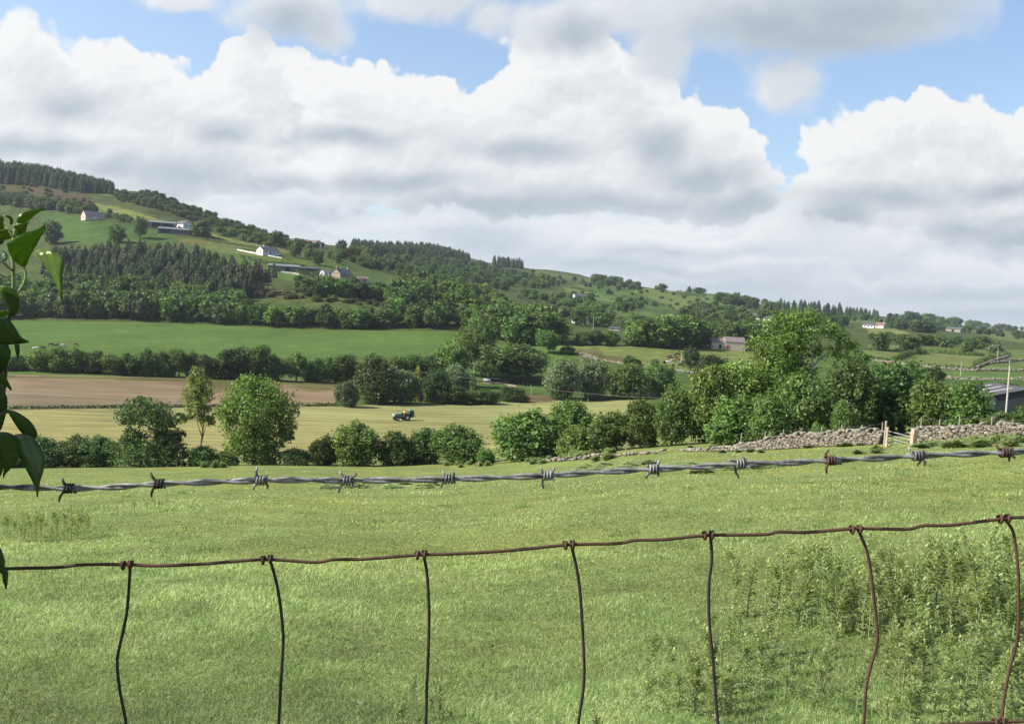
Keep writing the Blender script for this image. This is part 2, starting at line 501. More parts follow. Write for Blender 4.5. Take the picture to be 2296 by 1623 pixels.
idx = np.arange(NR * NC).reshape(NR, NC)
quads = np.stack([idx[:-1, :-1], idx[:-1, 1:], idx[1:, 1:], idx[1:, :-1]], -1)
qz = RZ[1:, :-1]
qu = (UU[1:, :-1] + UU[1:, 1:]) / 2; qv = (GV[1:, :-1] + GV[:-1, :-1]) / 2
cls = np.full(qz.shape, 'hillside', dtype=object)
cls[qz <= 1] = 'pasture'
cls[(qz == 2) & (qu < 1600 - 1.70 * np.maximum(1000 - qv, 0))] = 'hay_field'
cls[(qz == 3) & (qu < 757)] = 'ploughed_field'
cls[(qz == 4) & (qu < 1040)] = 'meadow'
flatP = PT.reshape(-1, 3); flatC = colr.reshape(-1, 3)
def ground_piece(name, mask, mat):
    q = quads[mask]
    used, inv = np.unique(q.ravel(), return_inverse=True)
    me = npmesh(name, flatP[used], inv.reshape(-1, 4), mat, flatC[used], smooth=True)
    return tag(link(name, me), kind='structure')
ground_piece('pasture', cls == 'pasture', MAT_NEAR)
ground_piece('hay_field', cls == 'hay_field', MAT_HAY)
ground_piece('ploughed_field', cls == 'ploughed_field', MAT_BROWN)
ground_piece('meadow', cls == 'meadow', MAT_MEAD)
ground_piece('hillside', cls == 'hillside', MAT_HILL)
# the ground carries on behind the camera and beyond the skyline
r0 = PT[0]; n = NC
vb = [Vector(p) for p in r0] + [Vector((p[0] * 30 , -25, -2.6)) for p in r0]
cb = np.tile(np.array(alb(*C_NEAR)), (2 * n, 1))
fb = np.array([(i + 1, i, i + n, i + 1 + n) for i in range(n - 1)])
tag(link('ground', npmesh('ground', np.array(vb), fb, MAT_NEAR, cb)), kind='structure')
r1 = PT[-1]
far1 = r1 * np.array([1.25, 1.25, 0.9]) - np.array([0, 0, 25]); far2 = r1 * np.array([3.0, 3.0, 0]) + np.array([0, 0, -160])
vb = np.vstack([r1, far1, far2]); cb = np.tile(np.array(alb(80, 97, 52)), (3 * n, 1))
fb = np.array([(i, i + 1, i + 1 + n, i + n) for i in range(n - 1)] + [(i + n, i + 1 + n, i + 1 + 2 * n, i + 2 * n) for i in range(n - 1)])
tag(link('hills', npmesh('hills', vb, fb, MAT_HILL, cb, smooth=True)), kind='structure')
# ------------------------------------------------------------------ sun and sky
HAZE = 0.00007
SUN_EL, SUN_AZ = R(40), R(-101)          # azimuth measured from +Y towards +X
EXPO = 1.4
sd = Vector((math.sin(SUN_AZ) * math.cos(SUN_EL), math.cos(SUN_AZ) * math.cos(SUN_EL), math.sin(SUN_EL)))
sun = bpy.data.lights.new('sun', 'SUN')
sun.energy = 3.6; sun.angle = R(0.5); sun.color = (1.0, 0.94, 0.84)
so = bpy.data.objects.new('sun', sun); COL.objects.link(so)
so.rotation_euler = (-sd).to_track_quat('-Z', 'Y').to_euler()
so.location = (-60, 0, 80)

W = bpy.data.worlds.new('World'); S.world = W; W.use_nodes = True
nt = W.node_tree; nt.nodes.clear(); lk = nt.links
sky = nt.nodes.new('ShaderNodeTexSky'); sky.sky_type = 'NISHITA'; sky.sun_disc = False
sky.sun_elevation = SUN_EL; sky.sun_rotation = SUN_AZ
sky.air_density = 1.0; sky.dust_density = 1.6; sky.ozone_density = 1.6
bg_sky = nt.nodes.new('ShaderNodeBackground'); bg_sky.inputs[1].default_value = 0.078
lk.new(sky.outputs[0], bg_sky.inputs[0])
wo = nt.nodes.new('ShaderNodeOutputWorld'); lk.new(bg_sky.outputs[0], wo.inputs[0])

# clouds: a shell of cloud far behind the hills; open where the blue shows through
_wp = rng.random((64, 64, 2))
def worley(x, y):
    """rounded cells: distance to the nearest feature point"""
    xi = np.floor(x).astype(int); yi = np.floor(y).astype(int)
    best = np.full(x.shape, 9.0); sec = np.full(x.shape, 9.0)
    for i in (-1, 0, 1):
        for j in (-1, 0, 1):
            c = _wp[(xi + i) % 64, (yi + j) % 64]
            d = np.hypot(xi + i + c[..., 0] - x, yi + j + c[..., 1] - y)
            best = np.minimum(best, d)
    return best
def smax(a, b, k):
    d = np.maximum(k - np.abs(a - b), 0) / k
    return np.maximum(a, b) + d * d * k * 0.25
def blobf(u, v, lst, k):
    h = None
    for (cu, cv, ru, rv_) in lst:
        r_ = 1 - np.hypot((u - cu) / ru, (v - cv) / rv_)
        h = r_ if h is None else smax(h, r_, k)
    return h
CUM_L = [(40,125,120,105),(130,190,140,110),(235,190,120,100),(330,235,180,100),(60,300,200,120),(440,240,150,95),(555,140,75,90),(595,230,130,140),(650,240,70,110),
 (250,340,230,80),(450,330,200,110),(560,390,180,60),(100,380,260,60),(350,410,230,38),(690,350,150,70),(-150,260,220,160),(-400,300,300,180)]
CUM_M = [(760,195,95,75),(850,250,180,105),(950,265,170,95),(1080,270,170,85),(1180,210,100,100),(1240,165,130,110),(1330,150,90,95),(1400,215,120,105),(1300,300,260,130),(1480,290,130,95),(1590,310,110,75),(1635,362,78,80),
 (900,360,280,105),(1200,400,380,92),(1500,410,240,85),(1650,440,100,62),(800,390,260,60),(1350,430,360,66)]
CUM_R = [(1925,335,130,98),(1990,290,110,85),(2090,275,110,85),(2190,305,130,90),(2290,340,130,100),(2130,400,300,110),(1895,405,105,85),(2280,480,230,92),(2000,450,230,70),(2170,500,190,60),
 (2480,400,260,150),(2700,420,300,150)]
STRAT = [(200,470,600,60),(700,500,500,75),(1100,540,420,90),(1500,560,500,85),(1900,590,520,100),(2300,650,520,90),(1500,640,600,70),(2100,690,500,60),(1000,510,260,70),(-300,460,500,80),(2700,650,500,120),(1900,520,260,60),(640,440,180,60)]
TOP = [(640,25,150,85),(720,75,70,45),(400,0,90,30),(960,5,200,50),(1100,40,70,50),(1250,55,150,80),(1400,20,180,70),(1480,120,70,90),(1600,10,260,85),(1800,50,250,90),(1950,30,220,75),(1770,195,100,75),(1850,-80,420,120),(1000,-100,300,90)]
DARK = [(420,390,230,55),(150,235,120,55),(500,305,80,35),(90,330,220,35),(250,375,140,35),(620,415,150,35),(1080,460,330,42),(1400,460,330,48),(1660,455,120,45),(1470,335,90,80),(1560,400,140,45),(1180,335,160,35),(760,310,160,30),
 (900,405,220,32),(2170,515,190,58),(2290,540,200,60),(2000,445,220,40),(1870,485,110,40),(2250,425,180,35),(1850,85,260,75),(1920,30,260,60),(1720,60,180,50),(640,55,110,60),(1290,70,90,50),
 (1050,530,220,50),(1100,550,110,40),(700,480,300,30),(1500,565,260,20),(1500,612,300,18),(1700,645,400,22),(2100,660,400,26),(2250,700,300,20),(1300,595,240,18),(2450,540,260,80)]
us = np.unique(np.concatenate([np.linspace(-1000, -40, 70), np.arange(-40, 2337, 1.9), np.linspace(2336, 3300, 70)]))
vs_ = np.unique(np.concatenate([np.linspace(-900, -30, 60), np.arange(-30, 785, 1.9), np.linspace(785, 1500, 20)]))
GU, GVv = np.meshgrid(us, vs_)
def turb(u, v, s, o=5, amp=1.0, sq=1.0):
    return amp * fbm(u / s + 3.3, v * sq / s + 7.7, o)
du = turb(GU, GVv, 120, 5) * 26; dv = turb(GU + 999, GVv + 555, 120, 5) * 26
U1, V1 = GU + du, GVv + dv
w1 = 0.45 - worley(U1 / 78, V1 / 70); w2 = 0.45 - worley(U1 / 36 + 9, V1 / 33); w3 = 0.45 - worley(U1 / 17 + 3, V1 / 16)
f1 = turb(GU, GVv, 210, 6); f2 = turb(GU + 50, GVv, 70, 5)
bill = 0.38 * w1 + 0.19 * w2 + 0.08 * w3 + 0.16 * f2
def body(lst, k=0.22): return blobf(U1, V1, lst, k)
def shift(a, su, sv):
    """field looked up a little towards the sun (fine part of the grid only matters)"""
    iu = np.interp(us + su, us, np.arange(len(us))); iv = np.interp(vs_ + sv, vs_, np.arange(len(vs_)))
    i0 = np.clip(np.round(iu).astype(int), 0, len(us) - 1); j0 = np.clip(np.round(iv).astype(int), 0, len(vs_) - 1)
    return a[np.ix_(j0, i0)]
def lit(h, gain, steps=((-4, -7), (-9, -16), (-18, -32), (-34, -60), (-56, -95))):
    """light left after passing the cloud on the sunward side"""
    t = 0
    for k, (a, b) in enumerate(steps): t = t + np.clip(shift(h, a, b) + 0.05, 0, 0.6) * (1.0, 1.2, 1.4, 1.6, 1.6)[k]
    return np.exp(-gain * t)
def sstep(x, a, b):
    t = np.clip((x - a) / (b - a), 0, 1); return t * t * (3 - 2 * t)
hdk = blobf(U1, V1, DARK, 0.3) + 0.20 * w1 + 0.08 * w2 + 0.45 * f1 - 0.02
dk = sstep(hdk, -0.45, 1.05)
KE = 1.0 / (2 ** EXPO)
def L(*c): return s2l(c) * KE
C_W, C_G = L(246, 247, 247), L(134, 156, 174)
rgb = np.zeros(GU.shape + (3,)) + L(214, 222, 230); A = np.zeros(GU.shape)
def over(a, c):
    global rgb, A
    a = np.clip(a, 0, 1)
    na_ = a + A * (1 - a)
    rgb = np.where(na_[..., None] > 1e-4, (c * a[..., None] + rgb * (A * (1 - a))[..., None]) / np.maximum(na_, 1e-4)[..., None], rgb)
    A = na_
def shade(t, dkk, wcol=C_W, gcol=C_G, g=0.75):
    s_ = np.clip(1 - (0.22 + 0.78 * t) * (1 - g * dkk), 0, 1)
    return wcol * (1 - s_[..., None]) + gcol * s_[..., None]
# far stratus near the horizon
ws = 0.45 - worley(U1 / 120 + 5, V1 / 38 + 2); ws2 = 0.45 - worley(U1 / 52 + 1, V1 / 20 + 8)
hs = blobf(U1, V1, STRAT, 0.4) + 0.9 * turb(GU, GVv, 260, 6, sq=2.6) + 0.28 * ws + 0.2 * ws2 + 0.12
over(sstep(hs, -0.15, 0.45) * 0.96, shade(np.clip(lit(hs, 0.20) + 0.5 * np.clip(hs - shift(hs, -5, -10), -.5, .5) + 0.1, 0, 1), dk * 0.62, L(244, 246, 248), L(160, 178, 196)))
CUM_LOW = [(1720,525,80,40),(1850,515,110,50),(1960,545,100,42),(1250,535,70,30),(1350,545,90,32),(1460,548,90,30),(1600,550,100,34),(2150,600,120,36),(2300,620,140,40),(905,487,42,26),(1000,505,60,24),(800,500,90,24),(560,480,120,30),(1700,600,200,26),(1950,640,220,26)]
hl = blobf(U1, V1, CUM_LOW, 0.3) + 0.30 * w2 + 0.14 * w3 + 0.5 * f2 + 0.2 * f1
over(sstep(hl, -0.1, 0.55) * 0.85, shade(np.clip(lit(hl, 0.25) + 0.2, 0, 1), dk * 0.5, L(244, 245, 247), L(160, 176, 192)))
for lst in (CUM_R, CUM_L, CUM_M):
    hb = body(lst) + bill + 0.30 * f1
    a = sstep(hb, -0.01, 0.10 + 0.20 * sstep(turb(GU + 300, GVv, 260, 2), -0.1, 0.35))
    tl = lit(hb, 0.13)
    det = np.clip(0.5 + 1.3 * (hb - shift(hb, -5, -9)), 0, 1) - 0.5
    det = det + 0.9 * (bill - shift(bill, -4, -8))
    over(a, shade(np.clip(tl + 0.34 * det + 0.16, 0, 1), dk * 0.78))
ht = blobf(U1, V1, TOP, 0.35) + 0.55 * f1 + 0.25 * f2 + 0.12 * w2
over(sstep(ht, -0.18, 0.55) * 0.95, shade(np.clip(lit(ht, 0.18) + 0.12, 0, 1), dk * 0.72, L(240, 242, 244)))
dirs = ray(GU, GVv); dirs /= np.linalg.norm(dirs, axis=-1, keepdims=True)
sv = (dirs * 16000).reshape(-1, 3)
ii = np.arange(GU.size).reshape(GU.shape)
sq_ = np.stack([ii[:-1, :-1], ii[:-1, 1:], ii[1:, 1:], ii[1:, :-1]], -1).reshape(-1, 4)
mt, t2, nd, l2 = newmat('cloud_light')
o_ = N(t2, 'ShaderNodeOutputMaterial'); at = N(t2, 'ShaderNodeAttribute', attribute_name='Col'); aa = N(t2, 'ShaderNodeAttribute', attribute_name='Cover')
em = N(t2, 'ShaderNodeEmission'); l2.new(at.outputs['Color'], em.inputs[0])
trn = N(t2, 'ShaderNodeBsdfTransparent'); mxs = N(t2, 'ShaderNodeMixShader')
l2.new(aa.outputs['Fac'], mxs.inputs[0]); l2.new(trn.outputs[0], mxs.inputs[1]); l2.new(em.outputs[0], mxs.inputs[2]); l2.new(mxs.outputs[0], o_.inputs[0])
mt.cycles.emission_sampling = 'NONE'
me = npmesh('sky', sv, sq_, mt, np.clip(rgb, 0, 4).reshape(-1, 3), smooth=True)
a_ = me.attributes.new('Cover', 'FLOAT', 'POINT'); a_.data.foreach_set('value', A.reshape(-1).astype(np.float32))
tag(link('sky', me), kind='structure')

# thin summer haze filling the valley
hz, t3, nd, l3 = newmat('haze')
o3 = N(t3, 'ShaderNodeOutputMaterial'); pv = N(t3, 'ShaderNodeVolumePrincipled')
pv.inputs['Color'].default_value = (0.80, 0.88, 1.0, 1); pv.inputs['Density'].default_value = HAZE; pv.inputs['Anisotropy'].default_value = 0.3
l3.new(pv.outputs[0], o3.inputs['Volume'])
hb_ = MB().box((0, 4450, 25), (21000, 9000, 460))
ho = hb_.build('haze', hz); tag(ho, 'thin pale haze filling the valley', 'haze', kind='stuff')
S.view_settings.view_transform = 'Standard'; S.view_settings.look = 'None'
S.view_settings.exposure = EXPO; S.view_settings.gamma = 1.0; S.view_settings.use_curve_mapping = False
S.render.engine = 'CYCLES'
S.cycles.max_bounces = 6; S.cycles.diffuse_bounces = 3; S.cycles.glossy_bounces = 2; S.cycles.transmission_bounces = 3
S.cycles.transparent_max_bounces = 6; S.cycles.volume_bounces = 0
S.cycles.caustics_reflective = False; S.cycles.caustics_refractive = False
S.cycles.use_denoising = True
S.cycles.sample_clamp_indirect = 4.0
# ------------------------------------------------------------------ foliage
def leaf_cloud(lobes, n, leaf, seed, clump=0.055, fill=0.18, elong=1.5, up=0.45, per=18, tonevar=0.22):
    """many small leaf faces gathered in clumps over and inside a set of ellipsoid lobes"""
    g = np.random.default_rng(seed)
    lobes = np.array(lobes, float)
    area = (lobes[:, 3] * lobes[:, 4] + lobes[:, 3] * lobes[:, 5] + lobes[:, 4] * lobes[:, 5])
    nc = max(8, n // per)
    li = g.choice(len(lobes), nc, p=area / area.sum())
    d = g.normal(size=(nc, 3)); d /= np.linalg.norm(d, axis=1, keepdims=True)
    rr = np.where(g.random(nc) < fill, g.random(nc) ** 0.5 * 0.8, 1 + g.normal(0, 0.09, nc))
    c = lobes[li, :3] + d * lobes[li, 3:6] * rr[:, None]
    ct = 1 + g.normal(0, tonevar, nc)
    k = g.integers(0, nc, n)
    ls = lobes[li[k], 3:6].mean(1, keepdims=True)
    pos = c[k] + g.normal(0, 1, (n, 3)) * clump * (0.5 + ls * 2)
    nrm = d[k] * 0.7 + g.normal(0, 0.75, (n, 3)) + np.array([0, 0, up])
    nrm /= np.linalg.norm(nrm, axis=1, keepdims=True)
    t = np.cross(nrm, g.normal(size=(n, 3))); t /= np.linalg.norm(t, axis=1, keepdims=True) + 1e-9
    b = np.cross(nrm, t)
    s = leaf * (0.6 + 0.8 * g.random((n, 1)))
    a_, b_ = t * s * 0.5 * elong, b * s * 0.5
    v = np.stack([pos - a_, pos - b_ * 0.9 + nrm * s * 0.1, pos + a_, pos + b_ * 0.9 + nrm * s * 0.1], 1)
    tone = np.clip(ct[k] + g.normal(0, 0.16, n), 0.45, 1.7)
    yel = g.normal(0, 0.06, n)
    col = np.stack([tone * (1 + yel), tone, tone * (1 - yel)], 1)
    v[..., 2] = np.maximum(v[..., 2], 0.0)
    return v.reshape(-1, 3), np.arange(4 * n).reshape(n, 4), np.repeat(col, 4, 0)

def conifer_cloud(n, seed, base=0.06, wid=0.5, droop=0.35, leaf=0.07):
    g = np.random.default_rng(seed)
    z = base + (1 - base) * (1 - np.sqrt(g.random(n)))
    tiers = 13
    z = (np.floor(z * tiers) + g.random(n) ** 1.5) / tiers
    z = np.clip(z, base, 1)
    rad = wid * (1 - z) ** 0.58 * (0.35 + 0.65 * g.random(n) ** 0.5) * (0.8 + 0.4 * g.random(n))
    az = g.random(n) * 2 * PI
    az = np.round(az / (2 * PI) * 9 + z * 31) / 9 * 2 * PI + g.normal(0, 0.16, n)
    rad *= 0.8 + 0.35 * np.sin(az * 3 + seed) * 0.5
    out = np.stack([np.cos(az), np.sin(az), np.full(n, -droop)], 1)
    pos = np.stack([np.cos(az) * rad, np.sin(az) * rad, z - droop * rad * 0.5], 1)
    side = np.stack([-np.sin(az), np.cos(az), np.zeros(n)], 1) + g.normal(0, 0.35, (n, 3))
    side /= np.linalg.norm(side, axis=1, keepdims=True)
    s = leaf * (0.6 + 0.8 * g.random((n, 1)))
    v = np.stack([pos - out * s * 0.7, pos - side * s * 0.4, pos + out * s * 0.8, pos + side * s * 0.4], 1)
    tone = np.clip(1 + g.normal(0, 0.25, n), 0.4, 1.8)
    col = np.stack([tone] * 3, 1)
    v[..., 2] = np.maximum(v[..., 2], 0.01)
    return v.reshape(-1, 3), np.arange(4 * n).reshape(n, 4), np.repeat(col, 4, 0)

LEAF = {
 'dark': leafmat('leaf_dark', (0.070, 0.114, 0.033)),
 'mid': leafmat('leaf_mid', (0.099, 0.158, 0.040)),
 'light': leafmat('leaf_light', (0.119, 0.177, 0.042)),
 'ash': leafmat('ash_leaf', (0.132, 0.208, 0.044), var=.05, huevar=0.004, trans=.36),
 'slim': leafmat('slim_leaf', (0.190, 0.225, 0.066), var=.05, huevar=0.004, trans=.36),
 'yellow': leafmat('leaf_yellow', (0.185, 0.190, 0.042)),
 'grey': leafmat('leaf_grey', (0.124, 0.160, 0.082)),
 'conifer': leafmat('needle_dark', (0.058, 0.089, 0.041), trans=0.12),
 'conifer2': leafmat('needle_green', (0.082, 0.130, 0.055), trans=0.14),
 'brownish': leafmat('needle_brown', (0.092, 0.096, 0.054), trans=0.12),
 'scrub': leafmat('scrub_leaf', (0.089, 0.124, 0.043)),
}
BARK = simple('bark', (0.10, 0.085, 0.065), 0.9, noise=0.4, scale=4)
BARK_PALE = simple('pale_bark', (0.30, 0.27, 0.22), 0.9, noise=0.3, scale=4)
BARK_DARK = simple('dark_bark', (0.05, 0.042, 0.034), 0.9, noise=0.3, scale=4)

def bush_lobes(g, n=7):
    L_ = [(0, 0, 0.42, 0.36, 0.36, 0.42)]
    for i in range(n):
        a = g.random() * 2 * PI; r_ = 0.14 + 0.16 * g.random(); z = 0.22 + 0.5 * g.random()
        s = 0.15 + 0.12 * g.random()
        L_.append((math.cos(a) * r_, math.sin(a) * r_, z, s, s, s * 1.1))
    L_.append((g.normal() * 0.1, g.normal() * 0.1, 0.78, 0.16, 0.16, 0.2))
    return L_
def tree_lobes(g, n=10, z0=0.3):
    L_ = []
    for i in range(n):
        z = z0 + 0.1 + (0.80 - z0) * (i + g.random()) / n
        w = math.sin(PI * min(1, (z - z0 + 0.12) / (1.18 - z0))) ** 0.7
        a = i * 2.4 + g.random(); r_ = 0.28 * w * (0.6 + 0.5 * g.random())
        s = (0.13 + 0.09 * g.random()) * (0.7 + 0.4 * w)
        L_.append((math.cos(a) * r_, math.sin(a) * r_, z, s * 1.15, s * 1.15, s))
    L_.append((0, 0, 0.55 + z0 * 0.2, 0.26, 0.26, 0.27))
    L_.append((g.normal() * 0.06, g.normal() * 0.06, 0.86, 0.16, 0.16, 0.14))
    return L_
def trunk_mb(lobes, g, r0=0.035, lean=(0, 0), fork=0.28):
    mb = MB()
    top = Vector((lean[0], lean[1], 0.62))
    mb.tube([(0, 0, -0.03), (lean[0] * 0.2, lean[1] * 0.2, fork * 0.6), (lean[0] * 0.5, lean[1] * 0.5, fork), tuple(top)], [r0 * 1.3, r0, r0 * 0.8, r0 * 0.25], 7)
    for l in lobes[:9]:
        c = Vector(l[:3]); s = Vector((lean[0] * 0.5, lean[1] * 0.5, fork * (0.7 + 0.6 * g.random())))
        mid = s.lerp(c, 0.5) + Vector((0, 0, -0.04 + 0.03 * g.random()))
        mb.tube([s, mid, c], [r0 * 0.5, r0 * 0.34, r0 * 0.12], 5)
    return mb

PROTO = {}
def proto(kind, i):
    key = (kind, i)
    if key in PROTO: return PROTO[key]
    seed = hash(kind) % 1000 if False else sum(map(ord, kind)) * 7 + i * 13
    g = np.random.default_rng(seed)
    tr = None
    if kind == 'bush': v, f, c = leaf_cloud(bush_lobes(g), 11000, 0.038, seed, clump=0.045)
    elif kind == 'tree':
        lb = tree_lobes(g, 11, 0.24); v, f, c = leaf_cloud(lb, 11000, 0.034, seed, clump=0.042)
        tr = trunk_mb(lb, g).mesh('trunk', BARK, True)
    elif kind == 'fulltree':
        lb = tree_lobes(g, 13, 0.06); v, f, c = leaf_cloud(lb, 11500, 0.035, seed, clump=0.042)
        tr = trunk_mb(lb, g, fork=0.2).mesh('trunk', BARK, True)
    elif kind == 'fartree':
        lb = tree_lobes(g, 9, 0.12); v, f, c = leaf_cloud(lb, 3000, 0.064, seed, clump=0.055, per=14)
    elif kind == 'farbush': v, f, c = leaf_cloud(bush_lobes(g), 2000, 0.08, seed, per=12, clump=0.055)
    elif kind == 'conifer': v, f, c = conifer_cloud(3600, seed, 0.05, 0.5, 0.3, 0.06)
    elif kind == 'spruce': v, f, c = conifer_cloud(2000, seed, 0.05, 0.5, 0.3, 0.075)
    elif kind == 'bareconifer': v, f, c = conifer_cloud(900, seed, 0.48, 0.5, 0.4, 0.08)
    # fit to the unit box
    xy = np.percentile(np.abs(v[:, :2]), 98.5); zz = np.percentile(v[:, 2], 99.6)
    v[:, :2] *= 0.5 / xy; v[:, 2] *= 1 / zz
    me = npmesh('crown', v, f, LEAF['mid'], c)
    PROTO[key] = (me, tr, v, f, c, (0.5 / xy, 1 / zz))
    return PROTO[key]
def setmat(o, mat):
    o.material_slots[0].link = 'OBJECT'; o.material_slots[0].material = mat

def plant(kind, pos, w, h, mat, name, label, cat, group=None, i=None, rz=None, parts=True, d=None):
    i = random.randrange(4) if i is None else i
    me, tr = proto(kind, i)[:2]
    rz = random.random() * 6.28 if rz is None else rz
    if tr is not None and parts:
        e = empty(name, pos, rz, label, cat, group)
        e.scale = (w, d or w, h)
        o = link('crown', me, e); setmat(o, mat)
        t = link('trunk', tr, e)
        return e
    o = link(name, me); o.location = pos; o.rotation_euler = (0, 0, rz); o.scale = (w, d or w, h)
    setmat(o, mat); tag(o, label, cat, group)
    return o
def extent(uL, uR, vT, Y=None, vB=None, z=0):
    """foot, width and height in metres of something seen between uL..uR, up to vT"""
    uc = (uL + uR) / 2
    p_ = at_depth(uc, Y) if Y else hit(uc, vB, z)
    gv = float(project(np.array(p_))[1])
    uc2 = uc - 0.03 * (gv - vT)
    p_ = at_depth(uc2, p_.y)
    gv = float(project(np.array(p_))[1])
    s = p_.y / FPX
    return p_, (uR - uL) * s, max(0.5, (gv - vT) * s)
def shrub(kind, uL, uR, vT, Y=None, vB=None, z=0, mat='mid', name='hedge_bush', label='', cat='bush', group=None, **k):
    p_, w, h = extent(uL, uR, vT, Y, vB, z)
    p_.z -= 0.12
    return plant(kind, p_, w, h + 0.12, LEAF[mat], name, label, cat, group, **k)

# ---- hedgerow along the foot of the near pasture
G1 = 'bushes of the hedgerow below the pasture'
near = [
 ('bush',-20,75,985,128,'dark','dark hedge bush at the left edge behind the ivy leaves'),
 ('bush',62,140,982,126,'dark','dark hedge bush just right of the hanging ivy leaf'),
 ('bush',120,205,978,127,'dark','dark rounded bush in the near hedgerow, between the ivy and the leaning tree'),
 ('bush',180,268,980,127,'dark','dark hedge bush touching the left side of the leaning tree'),
 ('bush',425,500,1000,124,'mid','low bush under the slender tree with the bare forked stem'),
 ('bush',478,535,1012,124,'mid','low scrubby bush between the slender tree and the large ash tree'),
 ('bush',628,700,1008,126,'dark','low dark bush on the shadowed side of the large ash tree'),
 ('bush',690,756,977,126,'dark','dark bush left of the pointed bush in the near hedgerow'),
 ('bush',752,850,948,126,'mid','tall pointed green bush in the near hedgerow, below and left of the tractor'),
 ('bush',852,935,968,127,'mid','broad bright bush below the tractor, first of the three-bush row'),
 ('bush',910,992,962,128,'mid','bright bush in the middle of the row below the tractor'),
 ('bush',975,1090,957,124,'mid','rounded bright bush at the right end of the row below the tractor'),
 ('bush',1068,1108,1006,118,'mid','small low bush beside the gap in the near hedgerow'),
 ('bush',1108,1254,921,118,'mid','large round bush right of the gap in the near hedgerow'),
 ('fulltree',1225,1332,899,122,'light','light green small tree behind the large round hedge bush'),
 ('bush',1250,1335,955,112,'mid','lower bush in front of the light green small tree'),
 ('bush',1312,1408,922,110,'mid','dense green bush above the rubble of the stone wall'),
 ('fulltree',1398,1480,898,108,'mid','upright leafy hedge tree above the start of the stone wall'),
 ('fulltree',1466,1552,866,106,'mid','taller green hedge tree left of the whitish flowered tree'),
 ('fulltree',1540,1650,822,106,'light','bright hedge tree speckled with pale blossom'),
 ('bush',1600,1722,890,98,'mid','broad bush behind the shadowed left end of the stone wall'),
 ('fulltree',1590,1720,815,112,'light','light green hedge tree directly left of the great ash tree'),
 ('bush',1740,1880,842,98,'mid','leafy undergrowth around the foot of the great ash tree'),
 ('bush',1690,1770,880,94,'mid','bush behind the fence posts, left of the foot of the great ash'),
 ('fulltree',1846,1965,815,100,'dark','dark dense tree right of the foot of the great ash'),
 ('fulltree',1935,2070,812,102,'dark','broad dark tree behind the field gate'),
 ('bush',1868,1925,900,90,'mid','small bright sapling standing before the dark trees by the gate'),
 ('bush',1815,1850,948,86,'light','tiny sapling beside a fence post on the stone wall'),
 ('bush',2046,2140,846,98,'mid','green bush behind the right stone wall, next to the dark trees'),
 ('bush',2115,2222,858,96,'mid','rightmost big bush of the hedge, ending near the utility pole'),
 ('bush',2205,2285,925,86,'scrub','low bramble patch at the foot of the tall utility pole'),
 ('bush',2272,2350,908,80,'light','bright bush cut by the right edge of the photo'),
]
for i, (k, a, b, t, Y, mt_, lab) in enumerate(near):
    nm = 'hedge_bush' if k == 'bush' else 'hedge_tree'
    shrub(k, a, b, t, Y=Y, mat=mt_, name=nm, label=lab, cat='bush' if k == 'bush' else 'tree', group=G1, i=i % 5)

# ---- trees with a habit of their own
def special(name, label, uL, uR, vT, Y, lobes, n, leaf, mat, stems, bark, seed, clump=0.05, fill=0.18, tone=0.22):
    """lobes and stems in picture offsets: x -1..1 across the box, z 0..1 up it, y depth in half-widths"""
    p_, w, h = extent(uL, uR, vT, Y)
    e = empty(name, p_, 0, label, 'tree')
    L_ = [(x * w / 2, y * w / 2, z * h, rx * w / 2, rx * w / 2 * 0.9, rz_ * h) for x, y, z, rx, rz_ in lobes]
    v, f, c = leaf_cloud(L_, n, leaf, seed, clump=clump, fill=fill, tonevar=tone)
    link('crown', npmesh('crown', v, f, LEAF[mat], c), e)
    mb = MB()
    for pts, r0, r1 in stems:
        q = catmull([(x * w / 2, y * w / 2, z * h) for x, y, z in pts], 5)
        mb.tube(q, list(np.linspace(r0, r1, len(q))), 8)
    mb.build('trunk', bark, e, True)
    return e
# leaning tree, left
special('leaning_tree', 'leaning dark tree with a sideways crown above low bushes in the near hedgerow', 256, 434, 896, 124,
 [(-.25,0,.82,.55,.16),(-.62,.1,.72,.36,.10),(.15,-.2,.70,.42,.16),(.28,.1,.52,.30,.16),(.38,0,.38,.28,.15),(-.55,0,.42,.30,.14),(-.15,.3,.26,.55,.22),(.5,-.2,.24,.42,.22),(-.72,-.1,.2,.3,.2),(.82,.1,.14,.22,.13),(.05,-.5,.18,.5,.18),(.72,0,.5,.16,.07),(.62,0,.76,.12,.06),(-.3,0,.98,.2,.07)],
 15000, 0.22, 'dark', [([(.3,0,0),(.3,0,.25),(.15,0,.5),(-.1,0,.75)],.22,.06),([(.28,0,.3),(.5,0,.45),(.62,0,.55)],.1,.03),([(.15,0,.5),(-.3,0,.65),(-.6,0,.72)],.1,.03)], BARK_DARK, 31, clump=0.07)
# slender tree with bare forked stem
special('slender_tree', 'slender pale tree on a bare forked stem between the leaning tree and large ash', 396, 492, 822, 130,
 [(-.1,0,.90,.36,.09),(.05,.1,.80,.52,.10),(-.25,0,.74,.45,.09),(.3,-.1,.68,.45,.10),(-.1,.2,.62,.55,.08),(.45,0,.56,.40,.08),(-.45,0,.52,.25,.05),(.2,0,.5,.5,.06),(-.8,0,.44,.18,.03),(-.6,0,.47,.2,.04),(.65,0,.47,.22,.05)],
 5200, 0.19, 'slim', [([(.25,0,0),(.22,0,.2),(.28,0,.36),(.1,0,.5),(-.1,0,.75)],.13,.03),([(.25,0,.24),(.4,0,.4),(.6,0,.52)],.07,.02),([(.26,0,.3),(.1,0,.38),(-.1,0,.47),(-.7,0,.45)],.07,.015),([(.28,0,.36),(.35,0,.5),(.35,0,.7)],.07,.02)], BARK, 32, clump=0.07, fill=0.3)
